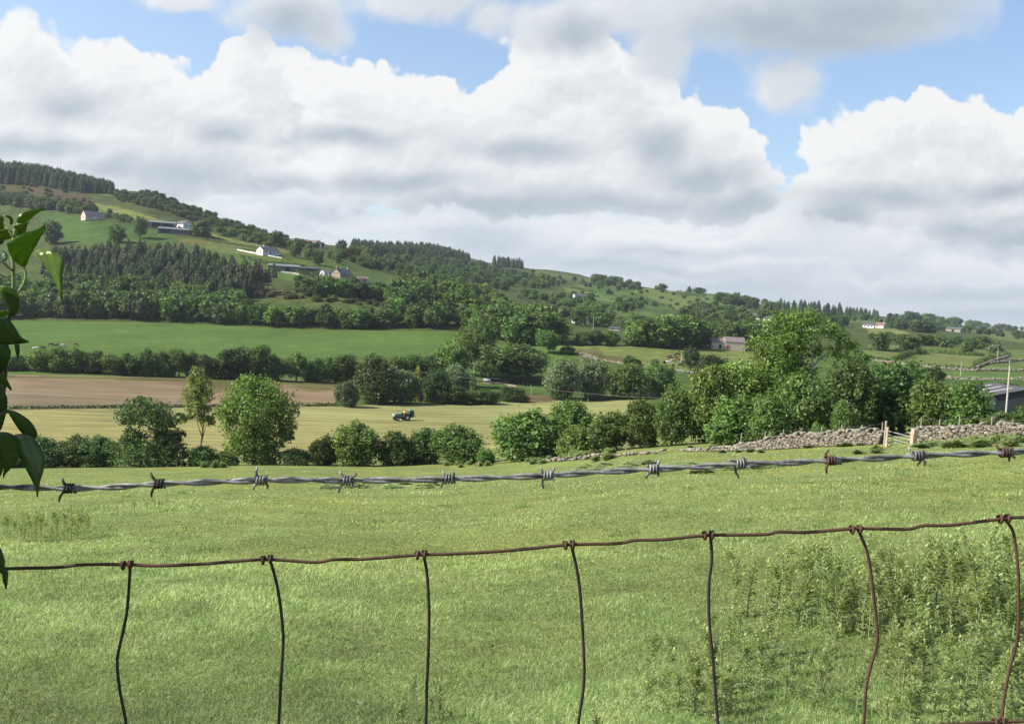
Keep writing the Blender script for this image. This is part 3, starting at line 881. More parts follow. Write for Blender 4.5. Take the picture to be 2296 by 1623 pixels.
# large ash, left centre
special('ash_tree', 'large round ash tree with light drooping foliage, left of centre in the near hedgerow', 482, 668, 848, 128,
 [(-.1,0,.86,.5,.13),(.3,.1,.80,.45,.14),(-.4,0,.74,.42,.14),(.62,0,.66,.34,.14),(-.62,-.1,.60,.28,.13),(.1,-.3,.66,.55,.18),(.78,0,.5,.2,.10),(.0,.1,.48,.55,.16),(-.3,-.2,.40,.4,.14),(.42,0,.36,.38,.12),(.68,.1,.36,.2,.08),(.0,-.2,.24,.42,.14),(.1,.2,.12,.42,.14),(-.45,0,.2,.24,.16),(.35,-.1,.12,.35,.12),(-.2,0,.95,.3,.06)],
 20000, 0.22, 'ash', [([(0,0,0),(0,0,.3),(-.05,0,.6),(-.1,0,.85)],.3,.06),([(0,0,.3),(.3,0,.5),(.5,0,.65)],.14,.04),([(0,0,.35),(-.3,0,.55),(-.45,0,.7)],.12,.04)], BARK, 33, clump=0.075)
# great ash, right
special('great_ash_tree', 'great ash tree with tall irregular crown and a bare limb reaching right above the wall', 1678, 1952, 697, 112,
 [(-0.32,0.00,0.93,0.366,0.067),(-0.05,0.10,0.95,0.268,0.049),(-0.58,0.00,0.84,0.293,0.073),(0.12,0.00,0.86,0.268,0.061),(-0.80,0.10,0.70,0.244,0.085),(-0.30,-0.20,0.80,0.317,0.073),(-0.12,0.10,0.72,0.317,0.085),(0.45,0.00,0.80,0.189,0.047),(0.62,0.10,0.73,0.189,0.047),(0.76,0.00,0.64,0.189,0.042),(0.38,-0.10,0.69,0.168,0.042),(-0.55,-0.10,0.70,0.317,0.085),(-0.62,0.00,0.58,0.342,0.098),(-0.30,0.10,0.62,0.268,0.085),(-0.10,0.10,0.52,0.244,0.073),(0.90,0.00,0.53,0.105,0.032),(0.70,0.00,0.55,0.137,0.026),(0.55,0.10,0.60,0.137,0.032),(-0.78,-0.20,0.46,0.293,0.110),(-0.42,0.00,0.48,0.342,0.110),(-0.08,-0.10,0.38,0.268,0.098),(-0.88,0.00,0.34,0.220,0.146),(-0.50,-0.30,0.32,0.415,0.146),(-0.05,-0.20,0.22,0.415,0.146),(0.22,0.00,0.26,0.189,0.084),(-0.80,-0.20,0.16,0.366,0.171),(-0.30,-0.20,0.12,0.488,0.146)],
 24000, 0.21, 'ash', [([(.02,0,0),(.0,0,.25),(-.12,0,.45),(-.16,0,.62),(-.2,0,.85)],.42,.08),([(.0,0,.26),(.2,-.1,.42),(.4,-.15,.50),(.62,-.1,.535),(.85,0,.50)],.24,.05),([(.36,-.14,.49),(.5,-.1,.57),(.62,0,.66)],.1,.03),([(-.06,0,.36),(.0,-.1,.5),(-.02,-.12,.66),(.04,-.1,.74)],.2,.05),([(-.1,0,.42),(-.4,0,.55),(-.6,0,.7)],.16,.04),([(-.02,-.1,.55),(.2,-.05,.66),(.42,0,.76)],.12,.03)], BARK_PALE, 34, clump=0.075, fill=0.15)

# ---- rows further off: (kind, uL, uR, vT, vB or Y, mat)
def row(items, zone, fmt, group, name_b='field_bush', name_t='field_tree'):
    items = sorted(items, key=lambda r: (r[1] + r[2]) / 2)
    n = len(items)
    for i, (k, a, b, t, vb, mt_) in enumerate(items):
        isb = 'bush' in k
        lab = fmt % (ordinal(i, n) if n > 1 else '')
        kw = dict(vB=vb, z=zone) if vb > 520 else dict(Y=vb)
        shrub(k, a, b, t, mat=mt_, name=name_b if isb else name_t, label=lab, cat='bush' if isb else 'tree', group=group, i=i % 4, **kw)
row([('bush',800,885,800,905,'dark'),('fulltree',845,928,826,904,'grey'),('bush',815,860,840,906,'dark'),('conifer',918,954,823,899,'yellow'),('fulltree',948,1010,831,904,'dark'),('bush',985,1055,866,906,'dark'),
     ('bush',1040,1118,872,905,'dark'),('bush',1112,1180,868,900,'dark'),('tree',900,945,845,905,'grey')], 2, '%s of the dark trees lining the mown field far edge', 'trees along the far edge of the mown field')
shrub('bush',754,808,855,vB=912,z=2,mat='grey',name='round_bush',label='lone round grey green bush at the right corner of the brown field')
row([('tree',803,858,809,292,'mid'),('bush',848,905,800,292,'mid'),('tree',895,950,795,295,'mid'),('tree',935,1000,793,298,'dark'),('fulltree',968,1052,768,300,'mid'),('bush',1000,1060,820,290,'grey'),
     ('tree',1015,1075,735,330,'light'),('tree',1050,1110,722,340,'mid')], 3, '%s of the trees clustered above the brown field and the track', 'trees clustered between the meadow and the track')
row([('bush',8,72,798,272,'dark'),('bush',64,125,783,272,'mid'),('bush',105,170,779,272,'mid'),('bush',150,205,783,273,'mid'),('bush',190,240,788,273,'dark'),('bush',228,285,794,274,'mid'),('bush',265,325,794,275,'dark'),
     ('bush',310,355,784,276,'mid'),('bush',345,390,790,277,'dark'),('tree',380,425,782,278,'light'),('bush',412,455,790,279,'grey'),('bush',440,492,797,280,'dark'),('fulltree',488,560,780,282,'dark'),
     ('fulltree',545,612,775,284,'mid'),('bush',595,640,800,285,'dark'),('tree',640,692,790,288,'mid'),('bush',685,735,804,291,'mid'),('bush',722,768,800,293,'mid'),('fulltree',745,800,796,294,'dark')], 3,
    '%s in the hedge between the brown field and the meadow', 'hedge between the brown field and the meadow')
row([('tree',1072,1226,772,857,'dark'),('fulltree',1222,1302,806,895,'grey'),('fulltree',1290,1362,805,893,'grey'),('fulltree',1362,1450,815,898,'mid'),('fulltree',1440,1516,818,884,'mid'),('bush',1376,1466,872,918,'grey'),
     ('bush',1552,1642,798,862,'dark'),('tree',1530,1567,779,832,'dark'),('bush',1395,1424,797,818,'mid'),('bush',1423,1438,806,818,'dark'),('bush',1457,1478,805,821,'grey'),('tree',1206,1258,742,792,'mid'),('bush',1256,1288,776,794,'mid'),
     ('bush',2036,2080,826,853,'dark'),('bush',2070,2116,822,853,'dark'),('bush',2206,2250,858,876,'dark'),('bush',2240,2285,860,878,'dark')], 3, '%s of the separate trees and bushes in the middle pastures', 'separate trees in the middle pastures')
row([('bush',1290,1326,744,773,'mid'),('bush',1318,1356,741,773,'dark'),('bush',1350,1392,742,774,'mid'),('bush',1400,1444,745,775,'light'),('bush',1440,1470,742,776,'light')], 4, '%s of the bushes along the top of the cattle field', 'bushes along the top of the cattle field')

# ---- scattered woods
def scatter_uv(poly, n, gap):
    poly = np.array(poly, float); lo = poly.min(0); hi = poly.max(0); out = []
    for _ in range(n * 60):
        q = lo + rng.random(2) * (hi - lo)
        if not inpoly(q[:1], q[1:], poly)[0]: continue
        if all(abs(q[0] - o[0]) > gap or abs(q[1] - o[1]) > gap * 0.6 for o in out): out.append(q)
        if len(out) >= n: break
    return sorted(out, key=lambda q: q[1])
def wood(poly, n, kinds, hm, asp, mats, name, label, cat, group, z=5, gap=6):
    for q in scatter_uv(poly, n, gap):
        p_ = hit(q[0], q[1], z); h = hm[0] + (hm[1] - hm[0]) * random.random()
        p_.z -= 0.2
        plant(random.choice(kinds), p_, h * asp * (0.8 + 0.45 * random.random()), h, LEAF[random.choice(mats)], name, label, cat, group, parts=False)
def mass(poly, n, kind, hm, asp, mat, name, label, cat, z=5, gap=2.4, hfun=None):
    """a far wood that reads as one mass: one object"""
    V_, F_, C_ = [], [], []; off = 0
    for q in scatter_uv(poly, n, gap):
        p_ = hit(q[0], q[1], z); h = hm[0] + (hm[1] - hm[0]) * random.random()
        if hfun: h *= hfun(q[0])
        v, f, c = proto(kind, random.randrange(4))[2:5]
        a = random.random() * 6.28; w = h * asp * (0.8 + 0.4 * random.random())
        x = v[:, 0] * math.cos(a) - v[:, 1] * math.sin(a); y = v[:, 0] * math.sin(a) + v[:, 1] * math.cos(a)
        V_.append(np.stack([x * w + p_.x, y * w + p_.y, v[:, 2] * h + p_.z - 0.3], 1)); F_.append(f + off); C_.append(c * (0.8 + 0.4 * random.random())); off += len(v)
    me = npmesh(name, np.vstack(V_), np.vstack(F_), LEAF[mat], np.vstack(C_))
    return tag(link(name, me), label, cat, kind='stuff')
mass([(-90,392),(100,402),(250,428),(252,436),(180,432),(90,416),(-90,408)], 380, 'spruce', (14.5, 17.5), 0.55, 'conifer', 'skyline_wood', 'dark conifer wood along the top left skyline', 'wood', hfun=lambda u: 1.0 - 0.35 * max(0, u) / 250)
mass([(790,557),(900,557),(960,559),(1030,575),(1056,586),(985,583),(900,578),(820,572)], 230, 'spruce', (9.5, 12), 0.65, 'conifer2', 'hilltop_wood', 'conifer wood covering the distant round hilltop at the centre left', 'wood', z=7, gap=3)
mass([(1106,592),(1178,600),(1178,604),(1106,598)], 22, 'spruce', (12, 15), 0.5, 'conifer', 'skyline_copse', 'small dark conifer copse on the skyline left of centre', 'wood', z=7)
PW = [(92,622),(115,596),(220,580),(350,576),(470,600),(525,618),(565,636),(592,656),(560,676),(430,686),(300,682),(110,674)]
wood(PW, 254, ['conifer'], (9.5, 12.5), 0.52, ['conifer', 'conifer2', 'conifer2', 'conifer2', 'conifer', 'brownish'], 'conifer_tree', 'dark conifer packed in the plantation on the left hillside', 'conifer', 'conifers of the left hillside plantation', gap=8)
for i, (u, v) in enumerate([(530,655),(540,650),(549,662),(556,655),(563,664),(570,658),(577,662),(584,655),(592,660),(600,658),(520,662),(612,650)]):
    p_ = hit(u, v, 5); h = 13 + 4 * random.random()
    e = empty('bare_stemmed_conifer', p_, random.random() * 6, 'thin brownish conifer with a bare pale stem at the right end of the plantation', 'conifer', 'bare stemmed conifers at the plantation edge')
    o = link('crown', proto('bareconifer', i % 4)[0], e); setmat(o, LEAF['brownish']); o.scale = (h * 0.24, h * 0.24, h)
    MB().tube([(0, 0, -0.2), (0, 0, h * 0.5), (0.1, 0, h * 0.93)], [0.24, 0.17, 0.05], 6).build('trunk', BARK_PALE, e, True)
BW = 'trees of the wood above the meadow'
wood([(560,730),(700,736),(860,738),(860,728),(700,724),(560,718)], 26, ['fartree'], (6, 9), 0.95, ['mid', 'light', 'mid', 'dark'], 'woodland_tree', 'lower leafy tree of the wood edge below the bracken slope', 'tree', 'lower trees below the bracken slope', z=4, gap=8)
wood([(860,738),(1015,739),(1015,726),(860,726)], 14, ['fartree'], (8, 12), 0.9, ['mid', 'dark'], 'woodland_tree', 'leafy tree at the right end of the wood edge above the meadow', 'tree', 'trees at the right end of the wood edge', z=4, gap=8)
wood([(-30,716),(100,714),(300,717),(560,729),(560,714),(300,702),(-30,698)], 55, ['fartree'], (8.5, 12), 0.85, ['dark', 'mid', 'mid', 'grey'], 'woodland_tree', 'rounded broadleaf tree in the wood along the top edge of the meadow', 'tree', BW, z=4, gap=9)
wood([(-30,696),(300,700),(560,710),(575,690),(300,672),(60,655),(-30,650)], 60, ['fartree'], (9, 12), 0.8, ['dark', 'dark', 'mid'], 'woodland_tree', 'dark broadleaf tree between the plantation and the wood edge above the meadow', 'tree', 'dark trees below the plantation', z=4, gap=9)
wood([(880,708),(1000,712),(1115,735),(1120,690),(1060,664),(960,648),(910,662),(885,682)], 50, ['fartree'], (10, 14), 0.85, ['mid', 'light', 'mid', 'dark'], 'woodland_tree', 'tall leafy tree in the wood climbing right above the meadow', 'tree', 'trees of the wood climbing to the right', z=4, gap=10)
wood([(1030,742),(1160,775),(1255,772),(1228,738),(1150,714),(1080,704)], 48, ['fartree'], (9, 13), 0.85, ['mid', 'light', 'mid', 'dark'], 'woodland_tree', 'leafy tree in the dense wood left of the cattle field', 'tree', 'trees of the wood left of the cattle field', z=4, gap=10)
wood([(672,650),(782,656),(860,664),(855,672),(780,668),(672,664)], 22, ['fartree'], (6, 10), 0.9, ['mid', 'dark'], 'woodland_tree', 'tree in the belt below the stone farmhouse', 'tree', 'trees below the stone farmhouse')
wood([(1415,778),(1578,781),(1578,766),(1560,760),(1415,765)], 26, ['fartree'], (9, 12.5), 0.9, ['light', 'mid', 'mid'], 'woodland_tree', 'bright leafy tree in the row between the cattle field and the stone barn', 'tree', 'trees in the row behind the cattle', z=4, gap=10)
wood([(1580,768),(1770,776),(1770,763),(1580,758)], 14, ['fartree'], (9, 12), 0.9, ['mid'], 'woodland_tree', 'tree behind the stone barn and the great ash', 'tree', 'trees behind the stone barn', z=4, gap=10)
wood([(1288,730),(1372,735),(1372,690),(1340,672),(1295,680)], 20, ['fartree'], (6, 10), 0.9, ['dark', 'mid'], 'hillside_tree', 'tree in the dark clump around the cottages on the right hillside', 'tree', 'trees around the hillside cottages')
wood([(1365,700),(1440,704),(1440,682),(1365,680)], 12, ['fartree'], (6, 10), 0.9, ['dark', 'mid'], 'hillside_tree', 'dark tree in the belt between the sloping fields right of centre', 'tree', 'belt of trees between the sloping fields')
wood([(1510,726),(1640,730),(1700,735),(1640,695),(1560,690),(1510,705)], 30, ['fartree'], (7, 11), 0.9, ['dark', 'mid', 'grey'], 'hillside_tree', 'tree in the wood below the sloping green fields, left of the great ash', 'tree', 'trees below the sloping fields')
wood([(1170,660),(1300,665),(1300,705),(1230,705)], 26, ['farbush'], (4, 7), 1.1, ['mid', 'dark'], 'hillside_bush', 'round bush on the patchwork slope left of the hillside cottages', 'bush', 'bushes on the patchwork slope')
mass([(1040,605),(1190,615),(1260,636),(1260,648),(1150,645),(1040,625)], 60, 'fartree', (5, 8.5), 0.95, 'mid', 'far_woodland', 'distant strip of woodland just below the skyline at the centre', 'wood', z=6, gap=5)
wood([(1326,625),(1445,645),(1445,648),(1326,640)], 20, ['fartree'], (8, 12), 1.0, ['mid', 'dark'], 'hillside_tree', 'distant tree on the ridge around the white ridge house', 'tree', 'trees on the ridge by the white house', z=6)
wood([(1608,668),(1741,694),(1741,702),(1608,682)], 26, ['fartree'], (9, 13), 1.0, ['mid', 'dark'], 'hillside_tree', 'distant leafy tree on the right ridge left of the dark conifers', 'tree', 'leafy trees on the right ridge', z=6)
wood([(1741,698),(1905,710),(1905,716),(1741,708)], 26, ['conifer'], (13, 19), 0.5, ['conifer', 'conifer2'], 'conifer_tree', 'dark conifer in the belt on the right ridge behind the great ash', 'conifer', 'conifers on the right ridge', z=6)
wood([(1700,722),(1900,735),(1900,722),(1700,710)], 22, ['fartree'], (8, 11), 1.0, ['mid', 'dark'], 'hillside_tree', 'tree on the slope behind the crown of the great ash', 'tree', 'trees behind the great ash crown')
wood([(1902,704),(1970,710),(1970,713),(1902,709)], 18, ['spruce'], (11, 14), 0.5, ['conifer2'], 'conifer_tree', 'distant conifer in the short row on the right skyline', 'conifer', 'short conifer row on the right skyline', z=6, gap=3)
wood([(2038,716),(2155,730),(2155,734),(2038,724)], 22, ['fartree'], (11, 17), 1.0, ['mid', 'dark'], 'hillside_tree', 'distant tree on the far right skyline ridge', 'tree', 'trees on the far right skyline', z=6)
wood([(2165,728),(2310,742),(2310,746),(2165,734)], 16, ['fartree'], (10, 15), 1.0, ['mid', 'grey'], 'hillside_tree', 'faint distant tree near the right end of the skyline', 'tree', 'faint trees at the right end of the skyline', z=6)
wood([(1994,735),(2092,750),(2092,742),(1994,728)], 18, ['farbush'], (6, 10), 1.2, ['dark'], 'hillside_bush', 'dark bush in the thick hedge below the far right farmhouses', 'bush', 'thick dark hedge below the far farmhouses')
wood([(1950,768),(2240,790),(2240,772),(2100,765),(1950,752)], 30, ['farbush'], (3.5, 7), 1.2, ['dark', 'mid'], 'hillside_bush', 'bush among the hedges of the far right pastures', 'bush', 'bushes among the far right pastures')
for a, b, t, vb, mt_, lab in [(1960,1994,746,787,'mid','solitary leafy tree at the left end of the far right pastures'),(2017,2062,754,792,'mid','broad solitary tree on the hedge of the far right pastures'),(2054,2094,750,775,'dark','dark spreading tree above the far right pastures'),
   (2155,2182,765,793,'mid','solitary round tree on the far right hedge, left of the utility pole'),(2214,2248,772,797,'grey','pale tree beside the wall corner, close to the top of the utility pole')]:
    shrub('fartree', a, b, t, vB=vb, z=3, mat=mt_, name='pasture_tree', label=lab, cat='tree')
for a, b, t, vb, mt_, k, lab in [(300,329,486,534,'mid','tree','single tall tree on bare trunk in the green field left of the farm sheds'),(244,281,504,544,'mid','fartree','leaning tree at the upper edge of the conifer plantation'),
   (99,138,496,548,'grey','fartree','grey green tree beside the ivy leaves, left of the plantation'),(428,471,493,530,'dark','fartree','big round dark tree right of the farm sheds'),(490,514,489,504,'light','fartree','light green tree on the skyline above the white bungalow'),
   (604,634,518,552,'dark','fartree','dark upright tree on the skyline behind the white bungalow'),(650,676,542,577,'dark','fartree','dark tree right of the white bungalow'),(698,726,562,594,'dark','fartree','dark tree casting a shadow above the stone farmhouse'),
   (682,706,557,580,'mid','fartree','green tree below the two hilltop houses'),(754,780,539,572,'brownish','fartree','brownish tree at the left end of the distant conifer hill'),(745,768,565,590,'mid','fartree','tree in the hedge above the stone farmhouse'),
   (1470,1497,636,655,'mid','fartree','broad tree standing on the skyline right of centre'),(1537,1553,642,658,'conifer','spruce','pointed dark tree on the skyline right of centre'),(1552,1582,645,660,'mid','fartree','rounded tree on the skyline beside the pointed dark one'),
   (1357,1370,647,660,'dark','fartree','tiny lone tree in the middle of the sloping green field'),(1592,1610,672,692,'mid','fartree','lone tree at the edge of the sloping green fields'),(1548,1575,680,722,'conifer2','conifer','tall spruce standing out of the wood below the sloping fields'),
   (1988,2002,702,716,'dark','fartree','first round skyline tree right of the conifer row'),(2002,2016,703,717,'dark','fartree','middle round skyline tree right of the conifer row'),(2016,2036,705,720,'mid','fartree','largest round skyline tree right of the conifer row'),
   (1278,1290,698,716,'conifer','spruce','small dark cone shaped tree on the slope left of the hillside cottages'),(1195,1204,702,717,'conifer','spruce','small pointed conifer on the slope above the dense wood')]:
    shrub(k, a, b, t, vB=vb, z=5 if vb < 700 else 4, mat=mt_, name='hillside_tree', label=lab, cat='tree')
mass([(252,434),(345,436),(400,460),(560,516),(700,550),(690,557),(560,538),(470,508),(380,478),(270,452)], 190, 'farbush', (2.5, 5.5), 1.3, 'scrub', 'ridge_scrub', 'continuous scrub covering the rough ridge above the farm sheds', 'scrub', gap=4)
wood([(0,402),(200,440),(205,468),(100,456),(0,440)], 30, ['farbush'], (1.5, 3.5), 1.5, ['scrub', 'brownish'], 'hillside_bush', 'low bush on the heathery slope below the skyline wood', 'bush', 'low bushes on the heathery slope')
wood([(-40,440),(90,460),(180,472),(207,474),(200,484),(150,480),(90,472),(-40,454)], 55, ['fartree'], (6, 9), 0.95, ['dark', 'scrub'], 'hillside_tree', 'dark tree in the belt behind the pink gabled cottage', 'tree', 'belt of dark trees behind the cottage', gap=5)
wood([(228,486),(330,510),(330,502),(240,476)], 22, ['farbush'], (2.5, 4), 1.2, ['mid', 'dark'], 'hillside_bush', 'garden shrub right of the pink gabled cottage', 'bush', 'garden shrubs right of the cottage', gap=4)
wood([(500,530),(620,556),(720,560),(720,552),(600,540),(480,516)], 36, ['farbush'], (3, 6), 1.2, ['dark', 'mid'], 'hillside_bush', 'bush in the rough hedge along the ridge above the white bungalow', 'bush', 'bushes along the ridge above the bungalow', gap=5)
wood([(720,570),(850,580),(960,620),(940,640),(860,612),(760,590)], 45, ['farbush', 'fartree'], (4, 8), 1.0, ['mid', 'dark', 'scrub'], 'hillside_bush', 'bush or small tree on the slope right of the stone farmhouse', 'bush', 'bushes right of the stone farmhouse', gap=6)
mass([(850,578),(1050,592),(1180,625),(1120,655),(1000,640),(890,612)], 130, 'fartree', (6, 10), 0.95, 'dark', 'far_woodland', 'distant woodland covering the slope below the round hilltop', 'wood', z=6, gap=5)
wood([(778,580),(834,584),(834,576),(780,568)], 9, ['fartree'], (8, 10), 0.95, ['light'], 'hillside_tree', 'light green tree in the clump above the stone farmhouse', 'tree', 'light green clump above the farmhouse')
wood([(580,650),(857,665),(844,690),(703,678),(575,664)], 30, ['farbush'], (1.5, 3), 1.4, ['scrub'], 'hillside_bush', 'low bracken clump on the slope below the stone farmhouse', 'bush', 'bracken clumps below the farmhouse', gap=7)
wood([(880,640),(1070,650),(1165,690),(1150,700),(1000,665),(900,660)], 24, ['farbush'], (3, 6), 1.1, ['mid', 'dark'], 'hillside_bush', 'bush on the green slope around the white gabled cottage', 'bush', 'bushes around the white gabled cottage')
wood([(1270,646),(1560,660),(1690,690),(1500,692),(1350,674)], 26, ['farbush'], (2, 4.5), 1.4, ['mid', 'scrub'], 'hillside_bush', 'small bush on the hedge lines across the sloping green fields', 'bush', 'bushes across the sloping green fields', gap=14)

wood([(1180,696),(1290,722),(1520,748),(1640,752),(1640,735),(1520,728),(1380,716),(1260,700)], 46, ['farbush', 'fartree'], (3.5, 7.5), 1.1, ['mid', 'dark', 'grey'], 'lane_bush', 'bush or small tree scattered along the lanes below the hillside cottages', 'bush', 'bushes along the hillside lanes', gap=9)
wood([(1180,622),(1330,648),(1440,652),(1440,645),(1330,636),(1190,612)], 26, ['fartree'], (4, 7), 1.1, ['mid', 'dark', 'grey'], 'ridge_tree', 'small tree on the rough slope just under the central ridge', 'tree', 'small trees under the central ridge', z=6, gap=7)
wood([(1900,720),(2160,745),(2296,762),(2296,750),(2160,735),(1900,712)], 34, ['farbush', 'fartree'], (4, 9), 1.1, ['mid', 'dark'], 'far_hedge_tree', 'small hedge tree among the fields below the far right skyline', 'tree', 'hedge trees below the far right skyline', z=6, gap=9)
# ------------------------------------------------------------------ walls of stone
_bm = bmesh.new(); bmesh.ops.create_icosphere(_bm, subdivisions=1, radius=1.0)
ICO_V = np.array([v.co[:] for v in _bm.verts]); ICO_F = np.array([[v.index for v in f.verts] for f in _bm.faces]); _bm.free()
def stonemat():
    mt, nt, nd, lk = newmat('field_stone')
    out = N(nt, 'ShaderNodeOutputMaterial'); b = N(nt, 'ShaderNodeBsdfPrincipled'); lk.new(b.outputs[0], out.inputs[0])
    b.inputs['Roughness'].default_value = 0.9; b.inputs['Specular IOR Level'].default_value = 0.2
    at = N(nt, 'ShaderNodeAttribute', attribute_name='Col'); tc = N(nt, 'ShaderNodeTexCoord')
    nz = N(nt, 'ShaderNodeTexNoise', ins={'Scale': 6.0, 'Detail': 6.0, 'Roughness': 0.7}); lk.new(tc.outputs['Object'], nz.inputs['Vector'])
    mr = N(nt, 'ShaderNodeMapRange', ins={'From Min': 0.3, 'From Max': 0.7, 'To Min': 0.6, 'To Max': 1.3}); lk.new(nz.outputs[0], mr.inputs[0])
    vm = N(nt, 'ShaderNodeVectorMath', operation='SCALE'); lk.new(at.outputs['Color'], vm.inputs[0]); lk.new(mr.outputs[0], vm.inputs['Scale'])
    lk.new(vm.outputs[0], b.inputs['Base Color'])
    bp = N(nt, 'ShaderNodeBump', ins={'Strength': 0.8, 'Distance': 0.03}); lk.new(nz.outputs[0], bp.inputs['Height']); lk.new(bp.outputs[0], b.inputs['Normal'])
    return mt
STONE = stonemat()
def stones(name, centres, sizes, yaw, g, jitter=0.26, tones=None, parent=None):
    n = len(centres)
    v = ICO_V[None] * (1 + jitter * g.normal(0, 1, (n, len(ICO_V), 1)) * 0.6)
    v = np.sign(v) * np.abs(v) ** 0.6
    v = v * sizes[:, None, :]
    t = g.normal(0, 0.22, n); c, s = np.cos(t)[:, None], np.sin(t)[:, None]
    x, z = v[..., 0] * c - v[..., 2] * s, v[..., 0] * s + v[..., 2] * c
    c, s = np.cos(yaw)[:, None], np.sin(yaw)[:, None]
    v = np.stack([x * c - v[..., 1] * s, x * s + v[..., 1] * c, z], -1) + centres[:, None, :]
    f = (ICO_F[None] + (np.arange(n) * len(ICO_V))[:, None, None]).reshape(-1, 3)
    base = np.array([[.40, .36, .28], [.35, .33, .28], [.43, .38, .29], [.36, .30, .23], [.29, .28, .25], [.42, .36, .28]])
    col = base[g.integers(0, len(base), n)] * (0.34 + 0.32 * g.random((n, 1)))
    if tones is not None: col = col * np.array(tones)
    me = npmesh(name, v.reshape(-1, 3), f, STONE, np.repeat(col, len(ICO_V), 0))
    return link(name, me, parent)
def path_m(pts):
    """polyline of ground points with running length"""
    p_ = np.array([tuple(x) for x in pts]); d = np.r_[0, np.cumsum(np.linalg.norm(np.diff(p_[:, :2], axis=0), axis=1))]
    return p_, d
def stone_wall(name, label, pts, heights, sl=0.29, sh=0.17, thick=0.5, seed=1, core=True, ragged=0.15, gone=0.0):
    g = np.random.default_rng(seed)
    p_, d = path_m(pts); H = np.asarray(heights, float)
    C_, S_, A_ = [], [], []
    z = 0.0; lvl = 0
    while z < H.max() + 0.01:
        s = g.random() * sl
        while s < d[-1]:
            l = sl * (0.55 + 0.9 * g.random()); h = sh * (0.7 + 0.7 * g.random())
            hh = np.interp(s, d, H) * (1 + ragged * g.normal())
            if z + h * 0.5 < hh and g.random() > gone:
                q = np.array([np.interp(s, d, p_[:, k]) for k in range(3)])
                q2 = np.array([np.interp(min(s + 0.3, d[-1]), d, p_[:, k]) for k in range(3)]); q1 = np.array([np.interp(max(s - 0.3, 0), d, p_[:, k]) for k in range(3)])
                a = math.atan2(q2[1] - q1[1], q2[0] - q1[0]); nx, ny = -math.sin(a), math.cos(a)
                for side in (-1, 1):
                    off = side * thick * 0.5 * (1 - 0.25 * z / max(hh, .2)) * (0.75 + 0.4 * g.random())
                    C_.append((q[0] + nx * off, q[1] + ny * off, q[2] + z + h * 0.45)); S_.append((l * 0.60, thick * 0.36, h * 0.66)); A_.append(a + g.normal() * 0.15)
            s += l * 0.92
        z += sh * 0.82; lvl += 1
    return tag(stones(name, np.array(C_), np.array(S_), np.array(A_), g), label, 'wall')
def crest_pt(u, back=1.5):
    Y = float(np.interp(u, C_CREST[:, 0], C_CREST[:, 2])) - back
    return at_depth(u, Y)
lu = [1545, 1600, 1660, 1714, 1760, 1800, 1850, 1900, 1940, 1978]
stone_wall('stone_wall', 'long dry stone wall left of the field gate, in shade at its left end', [crest_pt(u) for u in lu], [0.15, 0.35, 0.6, 0.9, 1.05, 1.15, 1.2, 1.25, 1.2, 0.9], seed=3)
ru = [2044, 2080, 2130, 2180, 2230, 2296, 2340, 2380]
stone_wall('stone_wall', 'dry stone wall right of the field gate, running off the right edge', [crest_pt(u) for u in ru], [1.15, 1.2, 1.2, 1.2, 1.15, 1.1, 1.1, 1.1], seed=4)
fu = [1188, 1230, 1270, 1320, 1370, 1420, 1470, 1520, 1560]
stone_wall('stone_wall', 'tumbled low remains of stone wall among weeds below the hedge bushes', [crest_pt(u, 1.0) for u in fu], [.08, .2, .34, .3, .2, .2, .18, .15, .18], sl=0.4, sh=0.24, seed=5, ragged=0.6, gone=0.25)
MOSSY = simple('post_stone', (0.33, 0.25, 0.2), 0.9, noise=0.35, scale=5, bump=0.02)
q = crest_pt(2050, 2.0)
mb = MB(); mb.prism([(-.27, -.2), (.27, -.2), (.25, .6), (.22, 1.12), (-.2, 1.15), (-.26, .5)], -.22, .22)
o = mb.build('stone_gatepost', MOSSY, None, bevel=0.04); o.location = q; o.rotation_euler = (0, 0, 0.15)
tag(o, 'squat pinkish stone gatepost at the left end of the right stone wall', 'gatepost')
# far walls
def far_wall(D, zone, h, label, sl=0.8, seed=9, gone=0.1):
    pts = []
    for (u0, v0), (u1, v1) in zip(D[:-1], D[1:]):
        n_ = max(2, int(abs(u1 - u0) / 8))
        pts += [hit(u0 + (u1 - u0) * t, v0 + (v1 - v0) * t, zone) for t in np.linspace(0, 1, n_, endpoint=False)]
    pts.append(hit(*D[-1], zone))
    return stone_wall('stone_wall', label, pts, [h * .7] * len(pts), sl=sl, sh=0.34, thick=0.6, seed=seed, ragged=0.3, gone=gone)
far_wall([(1288,795),(1308,797),(1340,809)], 3, 1.5, 'pale ruined stone wall at the left corner of the cattle field', seed=21)
far_wall([(1352,809),(1400,817),(1432,824)], 3, 1.0, 'broken stone wall between two small bushes below the cattle field', seed=22, gone=0.3)
far_wall([(1466,826),(1500,832),(1558,838)], 3, 1.1, 'grey stone wall directly below the grazing cattle', seed=23, gone=0.2)
far_wall([(1928,806),(2013,816),(2100,827),(2190,832),(2310,833)], 3, 1.1, 'long pale stone wall across the right pastures', seed=24)
far_wall([(2114,850),(2200,852),(2310,852)], 3, 0.9, 'lower pale stone wall crossing the right pastures behind the utility pole', seed=25)
far_wall([(2190,826),(2222,812),(2262,800)], 3, 1.1, 'stone wall corner running uphill beside the dark hedge on the right', seed=26)
far_wall([(2222,815),(2310,808)], 3, 0.9, 'highest of the pale stone walls at the right edge', seed=29)
far_wall([(1265,770),(1300,767),(1335,771)], 4, 1.4, 'pinkish stone wall at the top left of the cattle field', seed=27)
far_wall([(1513,789),(1542,788.5)], 4, 0.4, 'short heap of pale stones behind the cattle', seed=28)

